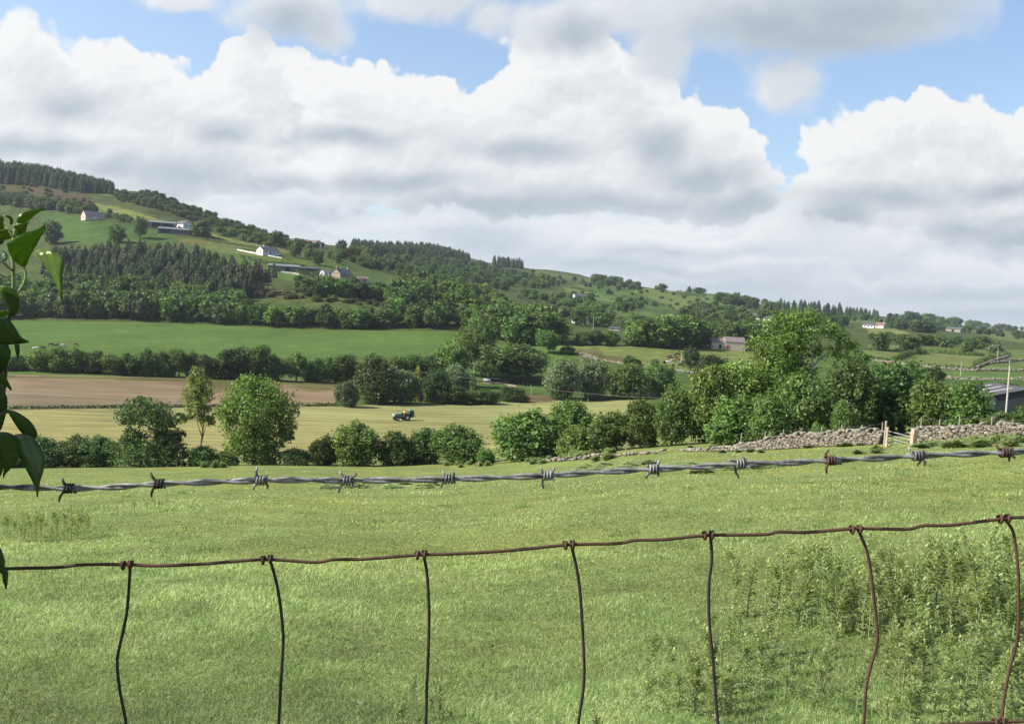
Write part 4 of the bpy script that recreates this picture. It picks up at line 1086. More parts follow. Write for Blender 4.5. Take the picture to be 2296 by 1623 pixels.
# ------------------------------------------------------------------ hedges
def hedge(D, zone, h, wd, mat, label, leaf=0.5, dens=26, seed=5, gap=0.0):
    g = np.random.default_rng(seed)
    pts = []
    for (u0, v0), (u1, v1) in zip(D[:-1], D[1:]):
        pts += [hit(u0 + (u1 - u0) * t, v0 + (v1 - v0) * t, zone) for t in np.linspace(0, 1, 14, endpoint=False)]
    pts.append(hit(*D[-1], zone))
    p_, d = path_m(pts)
    n = int(d[-1] * dens)
    s = g.random(n) * d[-1]
    hv = h * (0.75 + 0.9 * (vnoise(s / 6 + seed * 3, s * 0 + 1.5) + 0.3) + 0.3 * vnoise(s / 2 + seed, s * 0 + 4.5))
    a = g.random(n) * PI; r_ = g.random(n) ** 0.35
    q = np.stack([np.interp(s, d, p_[:, k]) for k in range(3)], 1)
    dirx = np.gradient(p_[:, 0]); diry = np.gradient(p_[:, 1]); th = np.interp(s, d, np.unwrap(np.arctan2(diry, dirx)))
    off = np.cos(a) * r_ * wd * 0.5
    q[:, 0] += -np.sin(th) * off; q[:, 1] += np.cos(th) * off; q[:, 2] += np.maximum(np.sin(a) * r_, 0) * np.maximum(hv, 0.2)
    nrm = np.stack([-np.sin(th) * np.cos(a), np.cos(th) * np.cos(a), np.sin(a)], 1) + g.normal(0, .6, (n, 3)); nrm /= np.linalg.norm(nrm, axis=1, keepdims=True)
    t = np.cross(nrm, g.normal(size=(n, 3))); t /= np.linalg.norm(t, axis=1, keepdims=True) + 1e-9; b = np.cross(nrm, t)
    sz = leaf * (0.5 + 0.9 * g.random((n, 1)))
    v = np.stack([q - t * sz * .7, q - b * sz * .5, q + t * sz * .7, q + b * sz * .5], 1).reshape(-1, 3)
    tone = np.clip(1 + 0.5 * vnoise(s / 3 + 7, s * 0 + 2.5) + g.normal(0, .18, n), .4, 1.7)
    me = npmesh('hedge', v, np.arange(4 * n).reshape(n, 4), LEAF[mat], np.repeat(np.stack([tone] * 3, 1), 4, 0))
    return tag(link('hedge', me), label, 'hedge')
hedge([(1930,802),(2000,811),(2013,813)], 3, 1.5, 1.8, 'dark', 'dark hedge along the lower edge of the left far right pasture', seed=1)
hedge([(2002,811),(2040,794),(2078,793)], 3, 2.2, 2.5, 'dark', 'dark hedge climbing between two of the far right pastures', seed=2)
hedge([(2085,791),(2150,796),(2218,799)], 3, 2.0, 2.2, 'dark', 'dark hedge along the top of the far right pasture', seed=3)
hedge([(1950,785),(2000,788),(2040,788)], 4, 1.6, 2, 'dark', 'thin hedge above the left far right pasture', seed=4)
hedge([(2013,814),(2100,824),(2190,829)], 3, 1.2, 1.5, 'scrub', 'overgrown hedge right above the long pale stone wall', seed=5)
hedge([(2185,824),(2215,808),(2262,796)], 3, 2.2, 3, 'scrub', 'brownish hedge beside the uphill stone wall near the utility pole top', seed=6)
hedge([(1515,656),(1580,664)], 6, 4, 5, 'dark', 'dark skyline hedge at the top of the sloping fields', seed=7, leaf=0.9, dens=14)
hedge([(1514,660),(1582,668)], 6, 4, 5, 'dark', 'long dark hedge island in the upper sloping field', seed=8, leaf=0.9, dens=14)
hedge([(2048,738),(2120,741),(2170,747)], 6, 5, 5, 'dark', 'dark hedge above the dark green field on the far right', seed=9, leaf=1.0, dens=12)
hedge([(2110,768),(2180,772),(2240,778)], 5, 4, 5, 'dark', 'dark hedge below the dark green field on the far right', seed=10, leaf=0.9, dens=14)
hedge([(530,560),(577,566)], 5, 1.6, 1.5, 'dark', 'clipped dark hedge behind the white garden wall of the bungalow', seed=11, leaf=0.4)
hedge([(0,917),(300,914),(500,912),(757,910)], 3, 0.6, 1.6, 'scrub', 'thin grassy hedge between the brown field and the mown field', seed=12, leaf=0.35)
hedge([(1310,729),(1400,738),(1520,748)], 4, 2, 2.5, 'dark', 'clipped hedge along the lane below the hillside cottages', seed=13, leaf=0.6)
hedge([(665,612),(720,625)], 5, 3, 4, 'dark', 'hedge left of the trees below the stone farmhouse', seed=14, leaf=0.7)
hedge([(1257,642),(1330,655),(1372,672)], 5, 2.5, 3, 'mid', 'bushy hedge sloping down across the left green field', seed=15, leaf=0.8, dens=16)
hedge([(1384,645),(1440,668),(1510,694)], 5, 2.5, 3, 'mid', 'bushy hedge between the middle and the right sloping fields', seed=16, leaf=0.8, dens=16)
hedge([(1560,655),(1640,672),(1692,686)], 6, 3, 4, 'mid', 'bushy hedge along the right edge of the sloping fields', seed=17, leaf=0.9, dens=14)
hedge([(540,576),(600,592),(690,602)], 5, 2, 3, 'mid', 'scruffy hedge above the long farm sheds', seed=18, leaf=0.7)
hedge([(1098,676),(1180,692),(1262,716)], 5, 2.5, 3, 'mid', 'hedge along the narrow green strip on the central slope', seed=19, leaf=0.8)
hedge([(1160,668),(1230,690),(1290,712)], 5, 2.5, 3, 'dark', 'dark hedge on the slope left of the hillside cottages', seed=20, leaf=0.8)
hedge([(410,528),(520,548),(620,563)], 5, 1.2, 2, 'mid', 'faint hedge line across the field left of the white bungalow', seed=21, leaf=0.5, dens=10)

# ------------------------------------------------------------------ buildings
WHITE = simple('white_render', (0.60, 0.59, 0.56), 0.85, noise=0.08, scale=0.8)
CREAM = simple('cream_render', (0.46, 0.41, 0.34), 0.85, noise=0.1, scale=0.8)
PINK = simple('pink_render', (0.50, 0.36, 0.31), 0.85, noise=0.12, scale=0.8)
SLATE = simple('slate', (0.075, 0.075, 0.085), 0.6, noise=0.25, scale=3)
SLATE_B = simple('barn_slate', (0.155, 0.12, 0.12), 0.7, noise=0.22, scale=2)
REDROOF = simple('red_tile', (0.15, 0.10, 0.085), 0.8, noise=0.2, scale=3)
BROWNROOF = simple('brown_tile', (0.13, 0.095, 0.085), 0.8, noise=0.2, scale=3)
STONEW = simple('rubble_stone', (0.54, 0.46, 0.37), 0.9, color2=(0.36, 0.30, 0.25), scale=2.2, bump=0.05)
STONED = simple('farmhouse_stone', (0.30, 0.25, 0.19), 0.9, color2=(0.20, 0.17, 0.13), scale=2.0, bump=0.05)
TIN = simple('grey_sheeting', (0.125, 0.145, 0.14), 0.55, noise=0.15, scale=1.5, stretch=(4, 4, 0.3))
TIN_D = simple('dark_sheeting', (0.065, 0.075, 0.08), 0.6, noise=0.25, scale=1.5, stretch=(4, 4, 0.3))
TIN_G = simple('green_sheeting', (0.085, 0.12, 0.105), 0.6, noise=0.15, scale=1.5, stretch=(4, 4, 0.3))
TIN_T = simple('teal_sheeting', (0.026, 0.037, 0.040), 0.55, noise=0.12, scale=1.2, stretch=(6, 6, 0.2))
ROOF_S = simple('weathered_fibre_cement', (0.062, 0.06, 0.066), 0.8, noise=0.22, scale=0.8, stretch=(3, 0.4, 1))
CLEAR = simple('roof_light', (0.30, 0.28, 0.28), 0.5, noise=0.1)
GLASS = simple('dark_glass', (0.02, 0.025, 0.03), 0.15, spec=0.5)
PVC = simple('white_frame', (0.58, 0.58, 0.56), 0.5, noise=0.03)
REDP = simple('red_paint', (0.42, 0.06, 0.035), 0.6, noise=0.15, scale=2)
DARKIN = simple('dark_interior', (0.02, 0.02, 0.02), 0.9, noise=0.2)
CONC = simple('concrete', (0.32, 0.30, 0.27), 0.9, noise=0.2, scale=0.6)
WOOD = simple('weathered_wood', (0.27, 0.245, 0.185), 0.85, noise=0.28, scale=6, stretch=(3, 3, 0.4))
WOOD_D = simple('dark_wood', (0.10, 0.085, 0.07), 0.85, noise=0.28, scale=6)
GALV = simple('galvanised_steel', (0.24, 0.25, 0.26), 0.4, metal=0.6, noise=0.1)

def shell(L, D, H, RH):
    mb = MB()
    x0, x1, y0, y1 = -L / 2, L / 2, -D / 2, D / 2
    vs = [(x0, y0, -1.5), (x1, y0, -1.5), (x1, y1, -1.5), (x0, y1, -1.5), (x0, y0, H), (x1, y0, H), (x1, y1, H), (x0, y1, H), (x0, 0, H + RH), (x1, 0, H + RH)]
    mb.add(vs, [(0, 1, 5, 4), (2, 3, 7, 6), (3, 0, 4, 8, 7), (1, 2, 6, 9, 5), (4, 5, 9, 8), (6, 7, 8, 9)])
    return mb
def roof_mb(L, D, H, RH, ov=0.3, th=0.14):
    mb = MB()
    for s in (-1, 1):
        k = RH / (D / 2); e = D / 2 + ov
        a = [(s * e, H - ov * k + 0.03), (0, H + RH + 0.03), (0, H + RH + 0.03 + th), (s * e, H - ov * k + 0.03 + th)]
        vs = [(-L / 2 - ov, y, z) for y, z in a] + [(L / 2 + ov, y, z) for y, z in a]
        mb.add(vs, [(0, 1, 2, 3), (7, 6, 5, 4), (0, 4, 5, 1), (1, 5, 6, 2), (2, 6, 7, 3), (3, 7, 4, 0)])
    return mb
def house(name, label, cat, u, v, zone, rz, L, D, H, RH, wall, roof, chim=(), wins=(), doors=(), ov=0.3, group=None, chm=None, ch=0.9):
    p_ = hit(u, v, zone); rz += math.atan((1148 - u) / FPX)
    e = empty(name, p_, rz, label, cat, group)
    shell(L, D, H, RH).build('wall', wall, e)
    rf = roof_mb(L, D, H, RH, ov).build('roof', roof, e)
    for x in chim:
        mb = MB().box((x, 0, H + RH + ch / 2 - 0.35), (0.75, 0.6, ch + 0.5)); mb.box((x, 0, H + RH + ch - 0.05), (0.9, 0.75, 0.12)); mb.cyl((x, 0, H + RH + ch + 0.15), 0.13, 0.3)
        mb.build('chimney', chm or wall, rf)
    for face, x, z, w, h in wins:
        c, s = {'f': ((x, -D / 2 - 0.03, z), (w, 0.08, h)), 'l': ((-L / 2 - 0.03, x, z), (0.08, w, h)), 'r': ((L / 2 + 0.03, x, z), (0.08, w, h))}[face]
        fr = MB().box(c, s).build('window', PVC, e)
        k = {'f': (0, -0.05, 0), 'l': (-0.05, 0, 0), 'r': (0.05, 0, 0)}[face]
        s2 = tuple(q_ - 0.2 if q_ > 0.1 else q_ for q_ in s)
        MB().box(Vector(c) + Vector(k), s2).build('pane', GLASS, fr)
    for face, x, w, h, m_ in doors:
        c, s = {'f': ((x, -D / 2 - 0.04, h / 2), (w, 0.1, h)), 'l': ((-L / 2 - 0.04, x, h / 2), (0.1, w, h)), 'r': ((L / 2 + 0.04, x, h / 2), (0.1, w, h))}[face]
        MB().box(c, s).build('door', m_, e)
    return e
house('cottage', 'cottage with a pink gable and dark slate roof on the upper left hillside', 'house', 206, 492, 5, R(24), 13, 7.6, 2.6, 3.3, PINK, SLATE, (5.8,), [('l', 0, 1.4, 1.2, 1.2), ('f', -3, 1.4, 1.2, 1.1), ('f', 3.4, 1.4, 1.2, 1.1)], [('f', 0.4, 1.0, 2.0, PVC)], chm=WHITE)
house('bungalow', 'small white bungalow behind the farm sheds on the left hillside', 'house', 412, 511, 5, R(-58), 11, 8, 2.6, 2.4, WHITE, SLATE, (), [('r', -1.6, 1.4, 1.3, 1.1), ('r', 1.8, 1.4, 1.1, 1.1), ('f', -3, 1.4, 1.3, 1.1)], ())
house('bungalow', 'white bungalow with a bright left gable and grey roof behind a white garden wall', 'house', 600, 571, 5, R(38), 13, 6.8, 2.6, 2.3, WHITE, SLATE, (-3.2,), [('l', -1.2, 1.5, 1, 1), ('l', 1.3, 1.5, 1, 1), ('f', -4.2, 1.4, 1.6, 1.1), ('f', 2.2, 1.4, 1.4, 1.1), ('f', 4.8, 1.4, 1.2, 1.1)], [('f', -0.6, 1.0, 2.0, WOOD_D)])
house('hilltop_house', 'low pale skyline house with a shallow roof, left of the brown roofed hilltop house', 'house', 648, 547, 5, R(-30), 10, 7, 2.8, 1.5, CREAM, BROWNROOF, (), [('f', 0, 1.5, 1.4, 1.1)], ())
house('hilltop_house', 'hilltop house with a brown roof and white right gable on the skyline', 'house', 701, 553, 5, R(-42), 12, 8, 2.8, 2.2, WHITE, BROWNROOF, (), [('r', 0, 1.5, 1.5, 1.1), ('f', -2, 1.5, 1.3, 1.1)], ())
house('stone_farmhouse', 'tall stone farmhouse with two chimneys on the left hillside, its left gable sunlit', 'house', 766, 632, 5, R(46), 10, 6.9, 4.3, 2.8, STONED, SLATE, (-4.4, 4.4), [('l', -1.2, 4.6, .8, 1.1), ('l', 1.0, 4.6, .8, 1.1), ('l', -1.6, 2.0, .8, 1.2), ('l', 1.6, 2.0, 1.3, 1.2), ('f', -2.5, 2.2, 1, 1.2), ('f', 2.5, 2.2, 1, 1.2)], [('f', 0, 1.0, 2.0, WOOD_D)], ch=1.5)
house('outbuilding', 'small white outbuilding left of the stone farmhouse', 'shed', 729, 621, 5, R(40), 5, 4, 2.6, 1.3, WHITE, TIN, (), (), [('f', 0, 1.2, 1.9, DARKIN)])
house('lean_to_shed', 'little dark gabled shed below the right side of the stone farmhouse', 'shed', 797, 639, 5, R(-70), 5.5, 4.6, 1.8, 1.4, TIN_D, SLATE, (), (), [('r', 0, 1.6, 1.7, DARKIN)])
house('gabled_cottage', 'white gabled cottage among trees at the centre of the hillside', 'house', 1046, 638, 5, R(40), 9.5, 7, 2.6, 2.6, WHITE, SLATE, (), [('l', 0, 1.6, 1, 1), ('f', -2, 1.4, 1.2, 1), ('f', 2, 1.4, 1.2, 1)], ())
house('ridge_house', 'tiny white house among trees on the central skyline ridge', 'house', 1347, 631, 6, R(-20), 11, 8, 3.4, 2.4, CREAM, SLATE, (), [('f', 0, 1.8, 1.4, 1.2)], ())
house('hillside_cottage', 'white cottage with grey roof high on the sloping fields at the centre right', 'house', 1299, 672, 5, R(30), 13, 7, 3, 2.4, WHITE, SLATE, (), [('f', -2, 1.5, 1.3, 1.1)], ())
house('hillside_cottage', 'long low cottage with a brown roof and white end beside the lane', 'house', 1302, 726, 4, R(-25), 9, 6, 2.2, 2.0, WHITE, BROWNROOF, (), [('r', 0, 1.4, 1, 1)], ())
house('roadside_shed', 'long low white building beside the lane above the cattle field', 'shed', 1378, 741, 4, R(-5), 5.6, 4, 1.2, 0.6, CREAM, SLATE, (), [('f', -1, 0.9, 1.2, 0.7)], ())
house('hillside_cottage', 'small red roofed white house at the right end of the skyline hedge', 'house', 1667, 670, 6, R(20), 9, 7, 2.6, 2.6, WHITE, REDROOF, (), [('f', 0, 1.4, 1.3, 1)], ())
house('hillside_house', 'large white house with a grey roof just left of the great ash crown', 'house', 1702, 718, 5, R(-10), 12, 7.5, 3.2, 2.6, WHITE, SLATE, (), [('f', -3, 1.6, 1.3, 1.2), ('f', 3, 1.6, 1.3, 1.2)], ())
house('hillside_house', 'smaller white house partly hidden by the left edge of the great ash crown', 'house', 1725, 722, 5, R(-35), 8, 6, 2.6, 2.2, WHITE, SLATE, (), [('f', 0, 1.5, 1.2, 1)], ())
house('farm_house', 'white farmhouse right of the great ash, left of the pinkish house', 'house', 1948, 735, 5, R(-10), 10, 7, 2.8, 1.8, WHITE, SLATE, (), [('f', -3, 1.6, 1.4, 1.2), ('f', 0, 1.6, 1.4, 1.2), ('f', 3, 1.6, 1.4, 1.2)], ())
house('farm_house', 'pinkish house with a red brown roof on the far right hillside', 'house', 1975, 736, 5, R(-32), 10, 7, 2.8, 2.4, CREAM, REDROOF, (3,), [('f', -2, 2, 1.2, 1.2), ('r', 0, 2, 1.2, 1.2)], ())
house('farm_shed', 'grey roofed farm building beyond the dark green field on the far right', 'shed', 2141, 744, 6, R(-25), 17, 10, 2.8, 2.4, STONED, SLATE, (), (), [('f', 0, 3, 2.6, DARKIN)])
house('farm_house', 'pale distant house on the skyline near the right edge', 'house', 2222, 737, 6, R(10), 16, 9, 3.6, 3, CREAM, SLATE, (), [('f', 0, 2, 1.4, 1.2)], ())
house('outbuilding', 'low stone outbuilding touching the left side of the stone farmhouse', 'shed', 744, 627, 5, R(30), 5, 4, 2.2, 1.5, STONED, SLATE, (), (), [('f', 0, 1.0, 1.8, DARKIN)])
house('hilltop_house', 'tiny white house between the two larger hilltop houses', 'house', 675, 549, 5, R(20), 7, 6, 2.4, 1.8, WHITE, SLATE, (), [('f', 0, 1.4, 1.2, 1)], ())
house('small_barn', 'small pinkish stone barn among rubble right of the stone farmhouse', 'shed', 812, 633, 5, R(10), 6, 4.5, 2.0, 1.2, PINK, BROWNROOF, (), (), [('f', 1, 1.1, 1.7, DARKIN)])
def farm_shed(label, u, v, zone, rz, L, D, H, RH, wall, roof, bays, name='farm_shed'):
    p_ = hit(u, v, zone); rz += math.atan((1148 - u) / FPX); e = empty(name, p_, rz, label, 'shed')
    shell(L, D, H, RH).build('wall', wall, e)
    roof_mb(L, D, H, RH, 0.35, 0.12).build('roof', roof, e)
    for x, w, h in bays: MB().box((x, -D / 2 - 0.04, h / 2), (w, 0.1, h)).build('doorway', DARKIN, e)
    return e
farm_shed('long open fronted upper farm shed with a grey roof on the left hillside', 362, 511, 5, R(-6), 20, 9, 3.4, 1.4, TIN, TIN, [(-3, 6, 3), (4.5, 7, 3)])
farm_shed('lower farm shed with a grey roof and dark right half on the left hillside', 392, 524, 5, R(-8), 22, 8, 2.8, 1.2, TIN_D, TIN, [(-6, 7, 2.4)])
farm_shed('green grey farm shed with two bays left of the dark shed', 637, 609, 5, R(-6), 18, 8, 3.0, 1.2, TIN_G, TIN, [(2.5, 2.4, 2.6)])
farm_shed('dark sheeted farm shed between the green grey shed and the white outbuilding', 693, 614, 5, R(-6), 10.5, 8, 3.0, 0.7, TIN_D, TIN_D, [(2, 4, 2.4)])
# garden walls
def low_wall(label, D, zone, h, mat, t=0.25, name='garden_wall'):
    pts = [hit(u, v, zone) for u, v in D]; mb = MB()
    for a, b in zip(pts[:-1], pts[1:]):
        d = (b - a); n_ = Vector((-d.y, d.x, 0)).normalized() * t / 2; z0 = Vector((0, 0, -0.6)); z1 = Vector((0, 0, h))
        mb.add([a - n_ + z0, b - n_ + z0, b + n_ + z0, a + n_ + z0, a - n_ + z1, b - n_ + z1, b + n_ + z1, a + n_ + z1], [(0, 1, 5, 4), (1, 2, 6, 5), (2, 3, 7, 6), (3, 0, 4, 7), (4, 5, 6, 7), (3, 2, 1, 0)])
    return tag(mb.build(name, mat), label, 'wall')
low_wall('long white garden wall below the white bungalow', [(532,561),(556,566),(580,570),(605,575),(632,580)], 5, 0.75, WHITE)
low_wall('pale concrete yard wall in front of the green grey farm shed', [(630,611),(655,614),(672,617)], 5, 0.9, CONC)
low_wall('broken pinkish wall right of the stone farmhouse', [(788,629),(800,631),(815,633),(826,634)], 5, 1.6, PINK, name='ruined_wall')
low_wall('low pale wall below the stone farmhouse yard', [(758,634),(775,637),(790,640)], 5, 0.8, CONC, name='yard_wall')
# barn
p_ = hit(1629, 783, 3); p_ = at_depth(1629, p_.y + 1)
e = empty('stone_barn', p_, R(3), 'old two part stone barn with slate roof and red door above the cattle field', 'barn')
k = p_.y / FPX
x0, x1, x2 = (1591 - 1629) * k, (1621 - 1629) * k, (1667 - 1629) * k
def sub(xa, xb, D, H, RH):
    mb = shell(xb - xa, D, H, RH); c = (xa + xb) / 2; mb.v = [(x + c, y, z) for x, y, z in mb.v]
    r_ = roof_mb(xb - xa, D, H, RH, 0.15); r_.v = [(x + c, y, z) for x, y, z in r_.v]
    return mb, r_
a, b = sub(x0, x1 - .02, 5.6, 2.5, 1.7); a.build('low_wall', STONEW, e); b.build('low_roof', SLATE_B, e)
a, b = sub(x1, x2, 6.4, 3.1, 2.0); a.build('high_wall', STONEW, e); b.build('high_roof', SLATE_B, e)
MB().box((x1 + 1.2, -3.24, 0.85), (0.9, 0.1, 1.7)).build('red_door', REDP, e)
MB().box((x1 - 2.0, -2.84, 0.7), (1.0, 0.1, 1.4)).cyl((x1 - 2.0, -2.84, 1.4), 0.5, 0.1, 'Y').build('doorway', DARKIN, e)
MB().box((x0 + 0.6, -2.84, 0.6), (0.5, 0.1, 0.8)).build('opening', DARKIN, e)
fr = MB().box((x0 + 2.5, -2.84, 1.75), (0.9, 0.1, 0.9)).build('window', PVC, e); MB().box((x0 + 2.55, -2.9, 1.7), (0.4, 0.06, 0.5)).build('pane', GLASS, fr)
p2_ = at_depth(1678, p_.y - 1)
o = MB().box((0, 0, 0.75), (1.5, 0.08, 1.1)).box((-.75, 0, .7), (.12, .14, 1.5)).box((.75, 0, .7), (.12, .14, 1.5)).build('red_gate', REDP); o.location = p2_; tag(o, 'small red gate at the right end of the stone barn', 'gate')
low_wall('low pale stone wall right of the red gate by the barn', [(1681,785),(1694,787)], 3, 1.0, STONEW, 0.4, 'yard_wall')
# corrugated shed at the right edge
p_ = at_depth(2262, 152); e = empty('corrugated_shed', p_, R(82), 'dark teal corrugated shed with a shallow grey roof behind the utility pole', 'shed')
shell(16, 9.5, 2.6, 1.25).build('wall', TIN_T, e)
rf = roof_mb(16, 9.5, 2.6, 1.25, 0.3, 0.12).build('roof', ROOF_S, e)
for x in (-4, 0.5, 5):
    for s in (-1, 1):
        kk = 1.25 / 4.75; mb = MB(); w = 0.5
        ya, yb = s * 4.6, s * 1.2; za, zb = 2.6 + (4.75 - 4.6) * kk + 0.17, 2.6 + (4.75 - 1.2) * kk + 0.17
        mb.add([(x - w, ya, za), (x + w, ya, za), (x + w, yb, zb), (x - w, yb, zb), (x - w, ya, za + .03), (x + w, ya, za + .03), (x + w, yb, zb + .03), (x - w, yb, zb + .03)], [(0, 1, 2, 3), (4, 5, 6, 7), (0, 1, 5, 4), (1, 2, 6, 5), (2, 3, 7, 6), (3, 0, 4, 7)])
        mb.build('roof_light', CLEAR, rf)

# lanes
def lane(name, D, zone, wd, mat):
    pts = [hit(u, v, zone) for u, v in D]; q = catmull([tuple(p) for p in pts], 6)
    vs = []; n_ = len(q)
    for i in range(n_):
        d = q[min(i + 1, n_ - 1)] - q[max(i - 1, 0)]; s = np.array([-d[1], d[0], 0]); s /= np.linalg.norm(s) + 1e-9
        for k_ in (-.5, .5):
            w = ground_xy(q[i][0] + s[0] * wd * k_, q[i][1] + s[1] * wd * k_)
            vs.append((w.x, w.y, w.z + 0.12))
    fs = np.array([(2 * i, 2 * i + 2, 2 * i + 3, 2 * i + 1) for i in range(n_ - 1)])
    return tag(link(name, npmesh(name, np.array(vs), fs, mat, smooth=True)), kind='structure')
ROAD = simple('asphalt', (0.14, 0.135, 0.13), 0.9, noise=0.15, scale=0.5)
TRACK = simple('dirt_track', (0.24, 0.19, 0.14), 0.95, noise=0.25, scale=0.4)
lane('road', [(806,645),(822,648),(840,653),(860,660)], 5, 4.0, ROAD)
lane('farm_track', [(1085,860),(1110,858),(1140,862),(1150,868)], 3, 2.6, TRACK)

# ------------------------------------------------------------------ posts, gates, poles
def fence(label, posts, wires=2, ph=1.15, r=0.055, mat=None, name='wire_fence', wire=True):
    p0 = posts[0][0]; e = empty(name, p0, 0, label, 'fence'); tops = []
    for p_, h in posts:
        q = p_ - p0; t = (random.random() - .5) * 0.06
        MB().tube([q + Vector((0, 0, -.3)), q + Vector((t, t * .6, h))], [r, r * 0.9], 7).build('post', mat or WOOD, e); tops.append((q, h))
    if wire:
        for w in range(wires):
            pts = []
            for q, h in tops: pts.append(q + Vector((0, -r, h * (0.92 - 0.32 * w))))
            MB().tube(pts, 0.006, 4).build('wire', GALV, e)
    return e
def px(u, vB_off, vT, Y):
    p_ = at_depth(u, Y); gv = float(project(np.array(p_))[1]); return (p_, max(0.4, (gv - vT) * Y / FPX))
def behind(u, back=0.9): return float(np.interp(u, C_CREST[:, 0], C_CREST[:, 2])) - 1.5 + back
fence('pale post and wire fence standing just behind the left stone wall', [px(u, 0, v, behind(u)) for u, v in [(1660,970),(1714,966),(1755,962),(1794,959),(1840,957),(1885,953),(1930,952),(1976,946)]])
fence('pale post and wire fence standing behind the right stone wall', [px(u, 0, v, behind(u)) for u, v in [(2063,937),(2104,939),(2148,934),(2221,934),(2268,940),(2330,936)]])
for u, vt, r, lab in [(1983.5, 943, 0.10, 'tall pale wooden gatepost at the right end of the left stone wall'), (1988, 957, 0.11, 'shorter pinkish wooden gatepost that the steel gate hangs on')]:
    Y = behind(u, -1.3 if r > .1 else -0.6); p_, h = px(u, 0, vt, Y)
    o = MB().tube([(0, 0, -.3), (0, 0, h)], [r, r * .92], 8).build('gatepost', WOOD if r < .105 else simple('reddish_post', (0.42, 0.32, 0.24), 0.85, noise=0.25, scale=5)); o.location = p_; tag(o, lab, 'gatepost')
Yg = behind(1988, -1.0); ga = at_depth(1990.5, Yg); gb = at_depth(2037, Yg - 1.0); wv_ = (gb - ga); Lg = wv_.xy.length
e = empty('field_gate', ga, math.atan2(wv_.y, wv_.x), 'sagging tubular steel field gate between the two stone walls', 'gate')
sag = -0.20
def gz(x, z): return (x, 0, z + sag * x / Lg)
for z, r in ((1.15, .028), (.88, .02), (.62, .02), (.38, .02), (.14, .024)): MB().tube([gz(0, z), gz(Lg, z)], r, 6).build('bar', GALV, e)
for x in (0, Lg * .5, Lg): MB().tube([gz(x, .14), gz(x, 1.15)], .024, 6).build('upright', GALV, e)
o = MB().tube([(0, 0, .06), (2.2, -.4, .02)], .05, 6).build('fallen_pole', WOOD); o.location = at_depth(1990, Yg - 1.2); tag(o, 'weathered pole lying on the ground below the steel gate', 'pole')
for i, (u, v) in enumerate([(1888, 1043), (1935, 1040)]): pass
fence('short fence posts in the shade left of the separate dark tree by the track', [(hit(u, v, 3), 1.1) for u, v in [(1156,860),(1164,862),(1173,864),(1182,866),(1190,868)]], r=0.08)
fence('old fence posts along the far grass edge of the mown field', [(hit(u, v, 2), 0.9) for u, v in [(1290,897),(1302,899),(1318,901)]], r=0.07)
for u, v, h, r, lab, zn in [(1191.5,885,1.9,.13,'single white post by the muddy gap in the far hedge of the mown field',2),(1253,907,1.1,.08,'short pale post at the right side of the muddy field gap',2),(1403,997,1.2,.06,'leaning pale fence post on the tumbled stone wall',0),(1073,1043,.7,.08,'short pale post by the gap in the near hedge',0)]:
    p_ = hit(u, v, zn) if zn else crest_pt(u, 0.5)
    o = MB().tube([(0, 0, -.3), (0.03, 0, h)], r, 7).build('fence_post', WOOD); o.location = p_; tag(o, lab, 'post')
def pole(label, u, vB, vT, zone=None, Y=None, arm=0.0, r=0.13, mat=None, name='utility_pole', ivy=False):
    p_ = at_depth(u, Y) if Y else hit(u, vB, zone)
    gv = float(project(np.array(p_))[1]); h = (gv - vT) * p_.y / FPX
    e = empty(name, p_, 0, label, 'utility pole')
    MB().tube([(0, 0, -.5), (0, 0, h)], [r * 1.2, r * .8], 8).build('post', mat or WOOD, e)
    if arm:
        MB().box((0, -.12, h - .12), (arm, .1, .12), rz=0.12).build('crossarm', WOOD_D, e)
        for x in (-arm * .45, 0, arm * .45): MB().cyl((x, -.12 + .12 * x, h + .06), .05, .22).build('insulator', SLATE, e)
    if ivy:
        v, f, c = leaf_cloud([(0, 0, h * .25, .5, .5, h * .27), (0.1, 0, h * .5, .35, .35, h * .2)], 500, .35, 77, clump=.1); link('ivy', npmesh('ivy', v, f, LEAF['mid'], c), e)
    return e, p_, h
WPALE = simple('pale_pole', (0.36, 0.34, 0.27), 0.8, noise=0.15, scale=4)
pole('tall pale utility pole with a crossarm at the right edge, before the teal shed', 2254, 0, 804, Y=128, arm=1.7, r=0.12, mat=WPALE)
pole('thin utility pole standing between the stone walls on the right', 2153, 849, 811, zone=3, arm=0, r=0.1, mat=WPALE)
pole('thin pale utility pole on the pasture corner, up from the tall pole', 2236, 808, 778, zone=3, arm=0, r=0.12, mat=WPALE)
pole('utility pole in the hedge at the right end of the brown field', 802, 853, 818, zone=3, arm=1.4, r=0.14, mat=WPALE)
pole('dark utility pole clad in ivy beside the farm track', 1059, 892, 812, zone=3, r=0.12, ivy=True)
pole('pale utility pole on the hillside right of the light green tree clump', 838, 602, 579, zone=5, r=0.16, mat=WPALE)
pole('utility pole on the wooded hillside above the white gabled cottage', 929, 622, 594, zone=5, r=0.14, mat=WPALE)
pole('pale utility pole beside the dark tree below the cattle field', 1506, 888, 858, zone=3, r=0.1, mat=WPALE)
pole('lone pole on the skyline right of the hilltop houses', 718, 553, 534, zone=6, r=0.14)
pole('utility pole near the lane below the hillside cottages', 1330, 738, 711, zone=4, r=0.14, mat=WPALE)
cz = [V3(u, v, Y) for u, v, Y in [(802, 822, at_depth(802, 293).y), (900, 830, 285), (1001, 841, 278), (1061, 849, 272), (1113, 858, 268), (1227, 874, 262), (1398, 889, 252), (1506, 893, 248)]]
tag(MB().tube(cz, 0.022, 4).build('overhead_cable', WOOD), 'thin overhead cable strung from the hedge pole across the trees by the track', 'cable')

